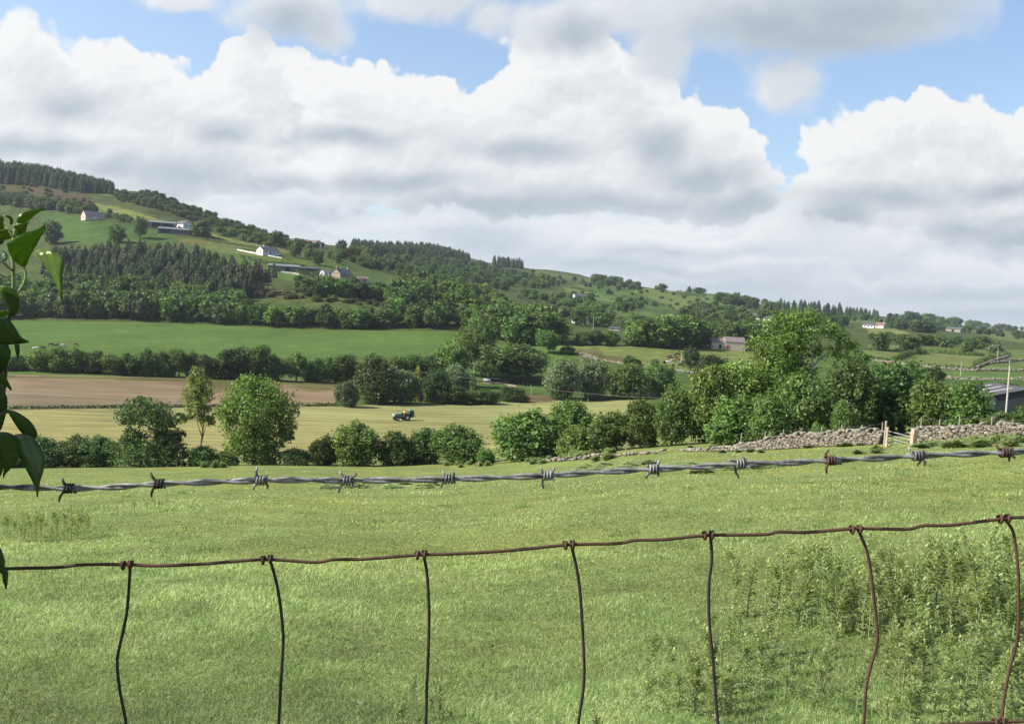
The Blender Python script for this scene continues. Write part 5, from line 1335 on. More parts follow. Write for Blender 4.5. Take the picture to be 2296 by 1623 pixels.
# ------------------------------------------------------------------ farm trailer and trough by the track
p_ = hit(1091, 858, 3)
e = empty('farm_trailer', p_, R(-14), 'small pale farm trailer parked at the end of the track', 'trailer')
MB().box((0, 0, .75), (2.2, 1.3, .12)).box((0, -.62, 1.0), (2.2, .06, .5)).box((0, .62, 1.0), (2.2, .06, .5)).box((-1.08, 0, 1.0), (.06, 1.2, .5)).build('body', simple('pale_blue_metal', (.5, .55, .6), .5, noise=.1), e)
for s in (-1, 1):
    w = MB().cyl((0, s * .74, .36), .36, .18, 'Y', 18).build('wheel', simple('tyre', (.02, .02, .02), .9, noise=.2), e); MB().cyl((0, s * .80, .36), .17, .1, 'Y', 14).build('rim', GALV, w)
MB().tube([(1.1, 0, .7), (2.0, 0, .55)], .05, 6).build('drawbar', TIN_D, e)
p_ = hit(1111, 853, 3)
e = empty('cattle_trough', p_, R(-8), 'long whitish feeding trough beside the pale farm trailer', 'trough')
MB().prism([(-1.4, .35), (1.4, .35), (1.5, .85), (-1.5, .85)], -.35, .35).build('basin', CONC, e)
for x in (-1.1, 1.1): MB().box((x, 0, .18), (.12, .5, .36)).build('leg', WOOD_D, e)
e2 = empty('rail_fence', hit(1066, 856, 3), R(-10), 'dark horizontal rail fence left of the pale farm trailer', 'fence')
for x in (-2.2, 0, 2.2): MB().box((x, 0, .6), (.14, .14, 1.3)).build('post', WOOD_D, e2)
for z in (.45, .8, 1.15): MB().box((0, -.1, z), (4.8, .05, .14)).build('rail', WOOD_D, e2)

# ------------------------------------------------------------------ skinned figures
def skin(name, nodes, edges, mat, parent=None, sub=1):
    me = bpy.data.meshes.new(name); me.from_pydata([n_[0] for n_ in nodes], edges, [])
    o = link(name, me)
    sm = o.modifiers.new('skin', 'SKIN'); sm.use_smooth_shade = True
    ss = o.modifiers.new('sub', 'SUBSURF'); ss.levels = sub; ss.render_levels = sub
    for i, n_ in enumerate(nodes):
        r_ = n_[1] if isinstance(n_[1], tuple) else (n_[1], n_[1])
        me.skin_vertices[0].data[i].radius = r_; me.skin_vertices[0].data[i].use_root = (i == 0)
    dg = bpy.context.evaluated_depsgraph_get(); new = bpy.data.meshes.new_from_object(o.evaluated_get(dg))
    o.modifiers.clear(); o.data = new; new.materials.clear(); new.materials.append(mat)
    for p in new.polygons: p.use_smooth = True
    if parent: o.parent = parent
    return o
def cow_nodes(graze, leg=0.0):
    nd = [((-.75, 0, 1.12), (.30, .30)), ((-.2, 0, 1.05), (.36, .38)), ((.4, 0, 1.06), (.34, .38)), ((.75, 0, 1.12), (.24, .3))]
    if graze: nd += [((1.05, 0, .85), (.17, .2)), ((1.2, 0, .5), (.14, .15)), ((1.32, 0, .22), (.09, .1)), ((1.36, 0, .10), (.07, .08))]
    else: nd += [((1.05, 0, 1.32), (.17, .2)), ((1.3, 0, 1.5), (.14, .15)), ((1.55, 0, 1.38), (.09, .1)), ((1.64, 0, 1.33), (.07, .08))]
    eg = [(0, 1), (1, 2), (2, 3), (3, 4), (4, 5), (5, 6), (6, 7)]
    for s in (-1, 1):
        b = len(nd); nd += [((-.72, s * .2, .85), .15), ((-.66, s * .2, .62), .09), ((-.80, s * .2, .42), .06), ((-.76, s * .2, .06), .055)]; eg += [(0, b), (b, b + 1), (b + 1, b + 2), (b + 2, b + 3)]
        b = len(nd); nd += [((.6, s * .2, .78), .12), ((.62 + leg, s * .2, .42), .065), ((.62, s * .2, .06), .055)]; eg += [(3, b), (b, b + 1), (b + 1, b + 2)]
        b = len(nd); e5 = nd[5][0]; nd += [((e5[0] - .05, s * .16, e5[2] + .1), .05), ((e5[0] - .06, s * .26, e5[2] + .08), .03)]; eg += [(5, b), (b, b + 1)]
    b = len(nd); nd += [((-1.02, 0, 1.15), .045), ((-1.08, 0, .8), .03), ((-1.06, 0, .5), .04)]; eg += [(0, b), (b, b + 1), (b + 1, b + 2)]
    return nd, eg
H_BLK = simple('black_coat', (.012, .011, .011), .7, noise=.2); H_BRN = simple('brown_coat', (.19, .095, .045), .75, noise=.2); H_CRM = simple('cream_coat', (.45, .36, .24), .75, noise=.12)
H_BW = simple('pied_coat', (.7, .68, .62), .7, color2=(.015, .015, .015), scale=1.3)
H_WHT = simple('white_coat', (.55, .53, .48), .8, noise=.08)
cows = {}
for gz_ in (0, 1):
    nd_, eg_ = cow_nodes(gz_, 0.05); cows[gz_] = skin('cow', nd_, eg_, H_BLK)
def cow(u, v, zone, rz, mat, graze, label, group, s=1.0):
    o = cows[graze].copy(); COL.objects.link(o)
    o.location = hit(u, v, zone); o.rotation_euler = (0, 0, rz); o.scale = (s, s, s)
    o.material_slots[0].link = 'OBJECT'; o.material_slots[0].material = mat
    return tag(o, label, 'cow', group)
GC = 'cattle on the pasture below the barn'
for u, v, rz, m_, gz_, lab in [(1499,804,.3,H_BRN,0,'brown cow standing with raised head, upper left of the right herd'),(1519.5,799,2.9,H_BLK,1,'black cow furthest back in the right herd'),(1516.5,806,1.9,H_BLK,0,'black cow behind the reddish brown cow of the right herd'),
  (1504,809,.2,H_BLK,1,'dark cow half hidden behind the cream cow in the herd'),(1507,813,.35,H_CRM,1,'cream cow in the middle of the right herd'),(1519.5,811,3.3,H_BRN,1,'reddish brown cow lying close to the black one, right of the cream cow'),
  (1531,809,.4,H_CRM,0,'cream cow at the right of the herd, next to the upright tree'),(1533,814,3.3,H_CRM,1,'pale cow partly behind the upright tree right of the herd'),(1489,818,1.0,H_BLK,1,'black cow at the left end of the right herd'),
  (1498,817,3.2,H_BW,1,'black and white cow between the leftmost black cow and the cream one'),(1508,826,-1.5,H_BLK,0,'big black cow facing the camera at the front of the right herd'),(1525.5,824,.2,H_BLK,1,'black cow at the front right of the right herd')]:
    cow(u, v, 3, rz, m_, gz_, lab, GC, 1.05)
GL = 'cattle on the meadow at the far left'
for u, v, rz, m_, gz_, lab in [(80.6,786,3.4,H_WHT,1,'white cow at the left end of the far left herd'),(96,784.5,3.2,H_BLK,1,'small dark cow just above the hedge, right of the white cow'),(114,777,.1,H_BLK,1,'first black cow of the far left herd, from the left'),
  (130,778,3.1,H_BLK,1,'second black cow of the far left herd'),(140,779.5,.3,H_BW,1,'pied cow right of the second black cow on the meadow'),(168.5,777,.3,H_BRN,1,'brown cow at the right end of the far left herd')]:
    cow(u, v, 4, rz, m_, gz_, lab, GL, 0.9)
for o in cows.values(): bpy.data.objects.remove(o)
nd_ = [((-.35, 0, .55), .24), ((.1, 0, .55), .26), ((.4, 0, .6), .2), ((.6, 0, .75), .11), ((.8, 0, .7), .07)]; eg_ = [(0, 1), (1, 2), (2, 3), (3, 4)]
for s in (-1, 1):
    for x, j in ((-.35, 0), (.35, 2)):
        b = len(nd_); nd_ += [((x, s * .13, .25), .05), ((x, s * .13, .02), .04)]; eg_ += [(j, b), (b, b + 1)]
sh0 = skin('sheep', nd_, eg_, H_WHT)
for i, (u, v) in enumerate([(567,550),(575,551),(583,552),(588,553),(596,555),(604,556.5),(560,549)]):
    o = sh0 if i == 0 else sh0.copy()
    if i: COL.objects.link(o)
    o.location = hit(u, v, 5); o.rotation_euler = (0, 0, random.random() * 6); tag(o, 'tiny white sheep grazing the light field above the white bungalow', 'sheep', 'sheep above the white bungalow')

# ------------------------------------------------------------------ tractor with its driver
MINT = simple('tractor_green_paint', (.14, .22, .17), .4, noise=.1); DKG = simple('dark_machine', (.03, .04, .035), .6, noise=.25); HIVIS = simple('fluorescent_green_panel', (.20, .30, .10), .5, noise=.12)
TYRE = simple('rubber_tyre', (.018, .018, .018), .9, noise=.2); RIMW = simple('wheel_rim', (.45, .43, .38), .5, noise=.15)
LAMP = simple('headlamp_glass', (.8, .8, .76), .25)
p_ = hit(901, 943, 2)
T = empty('farm_tractor', p_, R(208), 'small open green farm tractor with a spray tank driving over the mown hay field', 'tractor')
mb = MB(); mb.prism([(.2, .85), (1.75, .85), (1.8, 1.28), (1.6, 1.42), (.2, 1.52)], -.42, .42); mb.build('bonnet', MINT, T, bevel=0.05)
for s in (-1, 1): MB().cyl((1.84, s * .36, 1.12), .14, .1, 'X', 16).build('headlight', LAMP, T)
MB().box((1.82, 0, 1.06), (.06, .44, .3)).build('grille', DKG, T)
MB().box((.3, 0, .7), (2.9, .5, .42)).box((1.2, 0, .45), (.3, 1.3, .16)).box((-.85, 0, .7), (.3, 1.5, .2)).build('chassis', DKG, T)
for s in (-1, 1):
    w = MB().cyl((1.25, s * .72, .42), .42, .3, 'Y', 24).build('front_wheel', TYRE, T, bevel=0.05); MB().cyl((1.25, s * .87, .42), .2, .05, 'Y', 16).build('rim', RIMW, w)
    w = MB().cyl((-.75, s * .86, .72), .72, .42, 'Y', 28).build('rear_wheel', TYRE, T, bevel=0.06); MB().cyl((-.75, s * 1.07, .72), .34, .05, 'Y', 18).build('rim', RIMW, w)
    mb = MB()
    for k_ in range(7):
        a = R(10 + k_ * 25); mb.box((-.75 + math.cos(a) * .82, s * .86, .72 + math.sin(a) * .82), (.06, .5, .38), ry=-a)
    mb.build('mudguard', DKG, T)
MB().box((-.55, 0, 1.18), (.5, .5, .12)).box((-.8, 0, 1.42), (.1, .5, .45)).build('seat', DKG, T)
MB().tube([(.35, 0, 1.3), (.1, 0, 1.62)], .03, 6).cyl((.1, 0, 1.63), .2, .03, 'Z', 18).build('steering_wheel', DKG, T)
MB().tube([(1.0, .2, 1.4), (1.0, .2, 2.2)], .04, 8).build('exhaust', DKG, T)
tk = MB(); tk.prism([(-2.1, .75), (-1.35, .75), (-1.25, 1.3), (-1.3, 2.05), (-2.15, 2.05), (-2.25, 1.3)], -.85, .85); tk.build('spray_tank', simple('dark_green_tank', (.03, .06, .045), .5, noise=.2), T, bevel=0.08)
for y in (-.6, -.2, .2, .6): MB().box((-1.75, y, 1.42), (1.1, .07, 1.2)).build('tank_band', HIVIS, T)
MB().box((-1.72, 0, 2.14), (.9, 1.7, .2)).cyl((-1.72, 0, 2.28), .22, .1).build('tank_lid', simple('grey_green_lid', (.16, .24, .20), .5, noise=.1), T)
MB().tube([(-2.3, -1.6, .95), (-2.3, 1.6, .95)], .06, 6).tube([(-2.3, -1.2, .95), (-2.2, -1.0, 1.6)], .04, 6).tube([(-2.3, 1.2, .95), (-2.2, 1.0, 1.6)], .04, 6).build('spray_boom', DKG, T)
# driver
SKINM = simple('skin', (.5, .32, .24), .6, noise=.05); JACK = simple('yellow_jacket', (.58, .38, .07), .7, noise=.1); TROU = simple('dark_trousers', (.03, .035, .05), .8, noise=.15); CAPM = simple('grey_cap', (.12, .14, .14), .8, noise=.1)
M = Matrix.Translation(p_) @ Matrix.Rotation(R(208), 4, 'Z')
pe = skin('person', [((-.52, 0, 1.30), .15), ((-.54, 0, 1.55), .15), ((-.54, 0, 1.78), .16), ((-.52, 0, 1.90), .07), ((-.50, 0, 2.04), (.10, .12)), ((-.49, 0, 2.14), .07),
   ((-.50, .21, 1.80), .075), ((-.35, .27, 1.55), .055), ((-.02, .18, 1.62), .04), ((.06, .16, 1.66), .04), ((-.50, -.21, 1.80), .075), ((-.35, -.27, 1.55), .055), ((-.02, -.18, 1.62), .04), ((.06, -.16, 1.66), .04),
   ((-.48, .12, 1.27), .11), ((-.05, .16, 1.30), .08), ((.02, .17, .92), .055), ((.14, .17, .90), .05), ((-.48, -.12, 1.27), .11), ((-.05, -.16, 1.30), .08), ((.02, -.17, .92), .055), ((.14, -.17, .90), .05)],
   [(0, 1), (1, 2), (2, 3), (3, 4), (4, 5), (2, 6), (6, 7), (7, 8), (8, 9), (2, 10), (10, 11), (11, 12), (12, 13), (0, 14), (14, 15), (15, 16), (16, 17), (0, 18), (18, 19), (19, 20), (20, 21)], SKINM)
pe.matrix_world = M; tag(pe, 'person in a yellow jacket and grey cap sitting on the green tractor', 'person')
j = skin('jacket', [((-.53, 0, 1.34), .18), ((-.55, 0, 1.58), .19), ((-.55, 0, 1.80), .19), ((-.51, .22, 1.81), .10), ((-.36, .28, 1.56), .08), ((-.08, .2, 1.61), .06), ((-.51, -.22, 1.81), .10), ((-.36, -.28, 1.56), .08), ((-.08, -.2, 1.61), .06)], [(0, 1), (1, 2), (2, 3), (3, 4), (4, 5), (2, 6), (6, 7), (7, 8)], JACK, pe)
j = skin('trousers', [((-.52, 0, 1.28), .16), ((-.46, .13, 1.28), .13), ((-.05, .17, 1.31), .10), ((.02, .17, 1.0), .075), ((-.46, -.13, 1.28), .13), ((-.05, -.17, 1.31), .10), ((.02, -.17, 1.0), .075)], [(0, 1), (1, 2), (2, 3), (0, 4), (4, 5), (5, 6)], TROU, pe)
MB().cyl((-.50, 0, 2.13), .125, .09, 'Z', 14, .10).box((-.36, 0, 2.10), (.14, .16, .02)).build('cap', CAPM, pe)
# ------------------------------------------------------------------ weeds
def weed_cloud(seed, stems=16, n=620):
    g = np.random.default_rng(seed)
    sx = g.normal(0, .09, (stems, 2)); sh = 0.4 + 0.6 * g.random(stems); k = g.integers(0, stems, n); t = g.random(n) ** .8
    pos = np.stack([sx[k, 0] + g.normal(0, .045, n), sx[k, 1] + g.normal(0, .045, n), t * sh[k]], 1)
    a = g.random(n) * 2 * PI; d = np.stack([np.cos(a), np.sin(a), .3 + .5 * g.random(n)], 1); d /= np.linalg.norm(d, axis=1, keepdims=True)
    s = np.cross(d, [0, 0, 1.0]); l = (.20 * (1.15 - t) + .05)[:, None]
    v = np.stack([pos, pos + d * l * .5 - s * l * .22, pos + d * l, pos + d * l * .5 + s * l * .22], 1)
    tone = np.clip(1 + g.normal(0, .2, n), .5, 1.6)
    return v.reshape(-1, 3), np.arange(4 * n).reshape(n, 4), np.repeat(np.stack([tone] * 3, 1), 4, 0)
WEEDM = leafmat('weed_leaf', (0.30, 0.36, 0.150), var=.12, trans=.4); WEEDD = leafmat('nettle_leaf', (0.22, 0.29, 0.110), var=.12, trans=.4)
wproto = []
for i in range(3):
    v, f, c = weed_cloud(50 + i); wproto.append(npmesh('weeds', v, f, WEEDM, c))
def weeds(poly, n, h, w, mat, label, group, Ymode=None):
    for q in scatter_uv(poly, n, 6):
        p_ = hit(q[0], q[1], 0)
        o = link('weed_clump', random.choice(wproto)); o.location = p_; o.rotation_euler = (0, 0, random.random() * 6.28)
        hh = h * (.7 + .6 * random.random()); o.scale = (w, w, hh)
        setmat(o, mat); tag(o, label, 'weeds', group)
weeds([(700,1098),(900,1100),(1080,1082),(1080,1070),(700,1088)], 12, .26, 2.0, WEEDM, 'low weed clump behind the barbed wire near the centre', 'weeds behind the barbed wire')
weeds([(1270,1062),(1560,1052),(1560,1036),(1270,1048)], 14, .26, 2.0, WEEDM, 'dull green weed clump right of centre behind the barbed wire', 'weeds right of centre')
weeds([(1560,1062),(1760,1050),(1740,1040),(1560,1050)], 6, .22, 1.8, WEEDM, 'faint weed clump before the left stone wall', 'weeds before the left stone wall')
weeds([(1150,1046),(1380,1032),(1375,1014),(1200,1030)], 24, .7, 1.5, WEEDM, 'tall dark nettle clump in front of the tumbled stone wall', 'nettles at the tumbled wall')
weeds([(1000,1050),(1110,1046),(1105,1036),(1000,1042)], 8, .6, 1.4, WEEDM, 'low weed clump under the right end of the bright hedge bushes', 'weeds under the bright hedge bushes')
weeds([(1545,1012),(1860,1004),(1960,995),(1960,988),(1740,1000),(1545,1004)], 26, .3, 1.5, WEEDD, 'grassy weed clump along the foot of the left stone wall', 'weeds at the foot of the left wall')
weeds([(2060,1010),(2296,1000),(2300,978),(2200,982),(2070,992)], 34, .5, 1.7, WEEDM, 'tall grassy weed clump before the right stone wall', 'weeds before the right wall')
weeds([(1915,1020),(1965,1018),(1965,1008),(1915,1010)], 3, .35, 1.3, WEEDM, 'low dock clump before the field gate', 'dock before the gate')
weeds([(455,1053),(505,1053),(505,1046),(455,1046)], 3, .8, 1.6, WEEDD, 'isolated weed clump at the crest left of the large ash tree', 'weeds at the crest')
weeds([(1560,1024),(1750,1016),(1750,1010),(1560,1016)], 4, .3, 1.2, WEEDD, 'small weed tuft on the grass before the left wall', 'weed tufts')

def thistle(seed, h=1.0):
    g = np.random.default_rng(seed); V_, F_, C_ = [], [], []; off = 0
    stems = MB(); mainp = []
    lean = g.normal(0, .06, 2)
    stem_pts = [(lean[0] * t * t, lean[1] * t * t, t) for t in np.linspace(0, 1, 7)]
    stems.tube(stem_pts, list(np.linspace(.011, .005, 7)), 5)
    branches = [(stem_pts, 1.0)]
    for b in range(int(g.integers(3, 6))):
        t0 = .35 + .5 * g.random(); base = np.array([lean[0] * t0 * t0, lean[1] * t0 * t0, t0]); a = g.random() * 6.28; l = .16 + .2 * g.random()
        pts = [tuple(base + np.array([math.cos(a) * l * .5 * s, math.sin(a) * l * .5 * s, l * s * (.75 + .25 * s)])) for s in np.linspace(0, 1, 4)]
        stems.tube(pts, list(np.linspace(.006, .003, 4)), 4); branches.append((pts, .55))
    quads = []; cols = []
    for pts, sc in branches:
        pts = np.array(pts); n_ = int(46 * (1 if sc == 1 else .42)); ts = np.linspace(.06 if sc == 1 else .2, 1.0, n_)
        for i, t in enumerate(ts):
            idx_ = t * (len(pts) - 1); k = min(int(idx_), len(pts) - 2); p = pts[k] * (1 - idx_ + k) + pts[k + 1] * (idx_ - k)
            a = i * 2.4 + g.normal(0, .3); up = .25 + .75 * t + g.normal(0, .2)
            d = np.array([math.cos(a), math.sin(a), up]); d /= np.linalg.norm(d)
            L_ = (.17 * (1 - .62 * t) + .02) * (.7 + .5 * g.random()) * (1 if sc == 1 else .75); wd = L_ * .14
            s = np.cross(d, [0, 0, 1.0]); s /= np.linalg.norm(s); dn = np.cross(s, d)
            tip = p + d * L_ - np.array([0, 0, L_ * .25 * (1 - t)]); mid = p + d * L_ * .5
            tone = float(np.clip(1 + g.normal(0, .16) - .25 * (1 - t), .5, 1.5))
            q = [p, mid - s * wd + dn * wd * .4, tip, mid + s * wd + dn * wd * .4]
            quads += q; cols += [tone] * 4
            for sgn in (-1, 1):    # spiny side lobes
                m2 = p + d * L_ * (.3 + .3 * g.random()); e_ = m2 + s * sgn * wd * 2.1 + d * L_ * .14
                quads += [m2 - d * L_ * .07, e_, m2 + d * L_ * .09, m2]; cols += [tone] * 4
    quads = np.array(quads); n4 = len(quads) // 4
    c = np.array(cols)[:, None] * np.ones((1, 3))
    return stems, quads, np.arange(4 * n4).reshape(n4, 4), c
TH_L = leafmat('thistle_leaf', (0.30, 0.36, 0.150), var=.16, trans=.38, huevar=.014, rough=.5); TH_S = simple('thistle_stem', (0.17, 0.22, 0.10), .7, noise=.2)
TH = []
for i in range(6):
    st, v, f, c = thistle(80 + i); TH.append((st.mesh('stem', TH_S), npmesh('leaves', v, f, TH_L, c)))
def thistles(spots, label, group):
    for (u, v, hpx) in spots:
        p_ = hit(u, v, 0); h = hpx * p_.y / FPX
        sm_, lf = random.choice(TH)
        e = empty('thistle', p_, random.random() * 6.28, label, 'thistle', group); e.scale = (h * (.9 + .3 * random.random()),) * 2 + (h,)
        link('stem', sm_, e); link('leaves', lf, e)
def spots(poly, n, hm, gap=9):
    out = []
    for q in scatter_uv(poly, n, gap):
        p_ = hit(q[0], q[1], 0); out.append((q[0], q[1], (hm[0] + (hm[1] - hm[0]) * random.random()) * FPX / p_.y))
    return out
thistles(spots([(1640,1385),(1760,1400),(1940,1450),(2060,1430),(2060,1360),(1900,1320),(1740,1330),(1640,1350)], 56, (.38, .62)), 'grey green thistle in the dense patch between the right two long wire stays', 'thistles in the middle of the right patch')
thistles(spots([(2040,1460),(2300,1480),(2330,1330),(2200,1310),(2060,1350)], 46, (.42, .68)), 'tall thistle of the thickest clump at the right edge of the photo', 'thistles of the clump at the right edge')
thistles(spots([(1560,1560),(1760,1600),(2000,1640),(2300,1700),(2300,1500),(1980,1480),(1700,1450),(1540,1480)], 72, (.25, .48)), 'shorter thistle among grass in the bottom right corner', 'shorter thistles at the bottom right')
thistles(spots([(1430,1600),(1600,1640),(1640,1600),(1560,1480),(1450,1520)], 16, (.25, .42)), 'thistle beside the fifth wire stay near the bottom', 'thistles beside the fifth wire stay')
thistles([(1100,1508,92),(1060,1498,60),(1092,1500,40)], 'thistle standing alone in the grass between the third and fourth wire stays', 'thistles between the third and fourth stays')
thistles([(925,1622,100),(985,1618,110),(960,1640,90),(900,1650,110),(1010,1650,80),(1050,1700,120),(1330,1690,110),(1250,1660,60),(880,1700,120)], 'thistle at the bottom edge near the third wire stay', 'thistles at the bottom edge')
thistles(spots([(0,1222),(205,1212),(195,1192),(0,1198)], 30, (.35, .62), 4), 'faint grey green weed stalk at the far left of the pasture above the netting', 'weed stalks at the left of the pasture')
thistles(spots([(90,1172),(260,1152),(400,1140),(390,1122),(240,1134),(90,1158)], 40, (.18, .32), 4), 'low weed in the shallow hollow at the left of the pasture', 'weeds in the left hollow')
thistles([(40,1585,60),(75,1600,55),(20,1650,80)], 'small thistle in the bottom left corner', 'thistles in the bottom left corner')

# ------------------------------------------------------------------ grass of the near pasture
def grass():
    g = np.random.default_rng(5)
    n = 980000
    Y0, Y1 = 3.2, 108.0
    # even cover of the picture: density falls with distance
    inv = 1 / Y1 + (1 / Y0 - 1 / Y1) * g.random(n); Yv = 1 / inv
    uu = -420 + 3140 * g.random(n)
    # ground look-up on the sheet
    nz0 = int(np.argmax(zone_row >= 1)); yc = PT[:nz0]
    jf = np.interp(uu, ucols, np.arange(NC)); j = np.clip(jf.astype(int), 0, NC - 2); fj = jf - j
    base = np.zeros((n, 3)); order = np.arange(n)
    for jj in np.unique(j):
        mk = j == jj
        for k, w in ((0, 1 - fj[mk]), (1, fj[mk])):
            p_ = yc[:, jj + k]
            for c in range(3): base[mk, c] += w * np.interp(Yv[mk], p_[:, 1], p_[:, c])
    x, y = base[:, 0], base[:, 1]
    tq = 1600; ti = g.integers(0, n, tq); pick = (g.random(n) < .10) & (Yv < 45); tk = ti[g.integers(0, tq, n)]
    near_ = pick & (base[tk, 1] < 45)
    base[near_, :2] += 0
    tuf = near_
    off = g.normal(0, .10, (n, 2)) * (1 + .03 * Yv[tk])[:, None]
    base[tuf] = base[tk[tuf]]; base[tuf, :2] += off[tuf]; Yv = np.where(tuf, base[:, 1], Yv); x, y = base[:, 0], base[:, 1]
    patch = 1.3 * fbm(x * .35, y * .35, 3); patch2 = fbm(x * 1.6 + 30, y * 1.6, 2)
    h = (.026 + .020 * patch + .03 * np.clip(patch2, 0, 1)) * (.6 + .9 * g.random(n))
    h = np.where((g.random(n) < .04) | tuf, h * 1.6, h)
    h = np.clip(h, .02, .2) * (1 + .012 * Yv)
    w = np.maximum(.0030, .00045 * Yv) * (.7 + .7 * g.random(n))
    a = g.random(n) * 2 * PI; lean = .5 + 1.3 * g.random(n)
    d = np.stack([np.cos(a), np.sin(a), np.zeros(n)], 1); s = np.stack([-np.sin(a), np.cos(a), np.zeros(n)], 1)
    up = np.array([0, 0, 1.0])
    b0 = base - s * w[:, None] * .5; b1 = base + s * w[:, None] * .5
    m_ = base + d * (h * lean * .3)[:, None] + up * (h * .62)[:, None]
    m0 = m_ - s * w[:, None] * .42; m1 = m_ + s * w[:, None] * .42
    tip = base + d * (h * lean)[:, None] + up * (h * (1 - .22 * lean))[:, None]
    v = np.stack([b0, b1, m1, m0, tip], 1).reshape(-1, 3)
    i5 = np.arange(n) * 5
    q = np.stack([i5, i5 + 1, i5 + 2, i5 + 3], 1); t = np.stack([i5 + 3, i5 + 2, i5 + 4], 1)
    tone = np.clip(1 + .42 * patch + .5 * patch2 + g.normal(0, .22, n), .4, 1.8)
    dry = g.random(n) < (.28 + .25 * np.clip(patch, -.3, 1))
    c = np.array(alb(147, 170, 102, k=.64))[None] * tone[:, None]
    c[tuf] *= np.array([.62, .74, .62]); dry = dry & ~tuf
    c[dry] = np.array(alb(196, 203, 150, k=.66)) * tone[dry][:, None]
    me = npmesh('grass', v, [q, t], leafmat('grass_blade', (1, 1, 1), var=0, huevar=0, trans=.35), np.repeat(c, 5, 0))
    tag(link('grass', me), 'short sunlit grass covering the near pasture', 'grass', kind='stuff')
grass()

# ------------------------------------------------------------------ the wire fence right before the camera
FY = 1.05
def fp(u, v, dy=0.0): return V3(u, v, FY + dy)
BW_M = simple('zinc_wire', (.24, .24, .24), .5, metal=.1, color2=(.055, .052, .05), scale=70, spec=.4)
RUSTB = simple('rusty_barb', (.09, .042, .025), .8, color2=(.04, .03, .025), scale=90)
SHADE_WIRE = simple('shaded_wire', (.040, .028, .022), .7, color2=(.022, .017, .015), scale=45, spec=.25)  # dark copy of the rusty wire, shade on the left put into the colour
RUST = simple('rusty_wire', (.085, .040, .024), .75, color2=(.045, .025, .018), scale=45, spec=.25)
path = [(-2600,1168),(-1400,1128),(-420,1098),(0,1092),(140,1095),(250,1092),(345,1085),(470,1081),(580,1077),(680,1076),(778,1077),(890,1076),(1002,1074),(1110,1071),(1230,1066),(1350,1058),(1465,1052),(1560,1047),(1660,1040),(1760,1038),(1862,1032),(1960,1028),(2055,1022),(2160,1018),(2258,1014),(2330,1010),(2700,995),(3700,950),(4900,895)]
BP = catmull([tuple(fp(u, v)) for u, v in path], 14)
e = empty('barbed_wire', fp(0, 1092), 0, 'weathered twisted barbed wire crossing the whole picture', 'barbed wire')
o0 = Vector(fp(0, 1092))
dist = np.r_[0, np.cumsum(np.linalg.norm(np.diff(BP, axis=0), axis=1))]
sN = int(dist[-1] / .004); ss_ = np.linspace(0, dist[-1], sN)
C3 = np.stack([np.interp(ss_, dist, BP[:, k]) for k in range(3)], 1)
for ph in (0, PI):
    w = ss_ / .048 * 2 * PI * .5 + ph + .5 * np.sin(ss_ * 9)
    q = C3 + np.stack([np.zeros(sN), np.cos(w) * .0019, np.sin(w) * .0019], 1) - np.array(o0)
    MB().tube([tuple(x) for x in q], .0018, 7).build('strand', BW_M, e, True)
barbs = [((154,1095),[(140,1071),(132,1125),(171,1105)],1),((353,1086),[(338,1059),(340,1115)],1),((587,1076),[(577,1045),(569,1100),(599,1096),(599,1064)],0),((777,1077),[(762,1054),(799,1060),(759,1105),(787,1095)],0),
 ((1005,1074),[(994,1054),(1014,1057),(989,1093),(1015,1082)],0),((1230,1066),[(1214,1046),(1242,1045),(1219,1095),(1240,1079)],0),((1463,1052),[(1477,1030),(1449,1073),(1475,1068)],0),((1662,1038),[(1632,1030),(1662,1022),(1657,1072),(1689,1044)],0),
 ((1866,1033),[(1858,1008),(1854,1062),(1887,1041)],1),((2058,1025),[(2037,1001),(2067,1009),(2056,1044),(2073,1044)],0),((2255,1016),[(2235,992),(2270,1001),(2262,1035),(2276,1028)],1)]
for ux in list(range(-2500, 0, 216)) + list(range(2470, 4850, 216)):
    va = float(np.interp(ux, [p[0] for p in path], [p[1] for p in path])); barbs.append(((ux, va), [(ux - 16, va - 24), (ux + 12, va - 20), (ux - 9, va + 27), (ux + 15, va + 16)], 0))
for (cu, cv_), ends, rust in barbs:
    c = fp(cu, cv_); k = int(np.argmin(np.abs(C3[:, 0] - c.x))); c = Vector(C3[k]); t = Vector(C3[min(k + 5, sN - 1)] - C3[max(k - 5, 0)]).normalized()
    b = t.cross(Vector((0, 1, 0))).normalized(); d2 = b.cross(t)
    mb = MB(); L_ = .011; turns = 3.5
    hel = [c - o0 + t * (-L_ / 2 + L_ * s) + (b * math.cos(s * turns * 2 * PI) + d2 * math.sin(s * turns * 2 * PI)) * .0045 for s in np.linspace(0, 1, 46)]
    mb.tube(hel, .00125, 6)
    for i, (eu, ev) in enumerate(ends):
        ee = fp(eu, ev, -.004 if i % 2 else .005)
        side = 1 if (ee - c).dot(t) > 0 else -1
        st = c + t * side * L_ * .42 + (b * (1 if (ee - c).dot(b) > 0 else -1)) * .003 + Vector((0, -.0035 if i % 2 else .003, 0))
        mid = st.lerp(ee, .5) + t * side * .0012
        mb.tube([st - o0, mid - o0, ee - o0], [.0015, .00145, .0008], 6)
    mb.build('barb', (SHADE_WIRE if cu < 400 else RUSTB) if rust else BW_M, e, True)
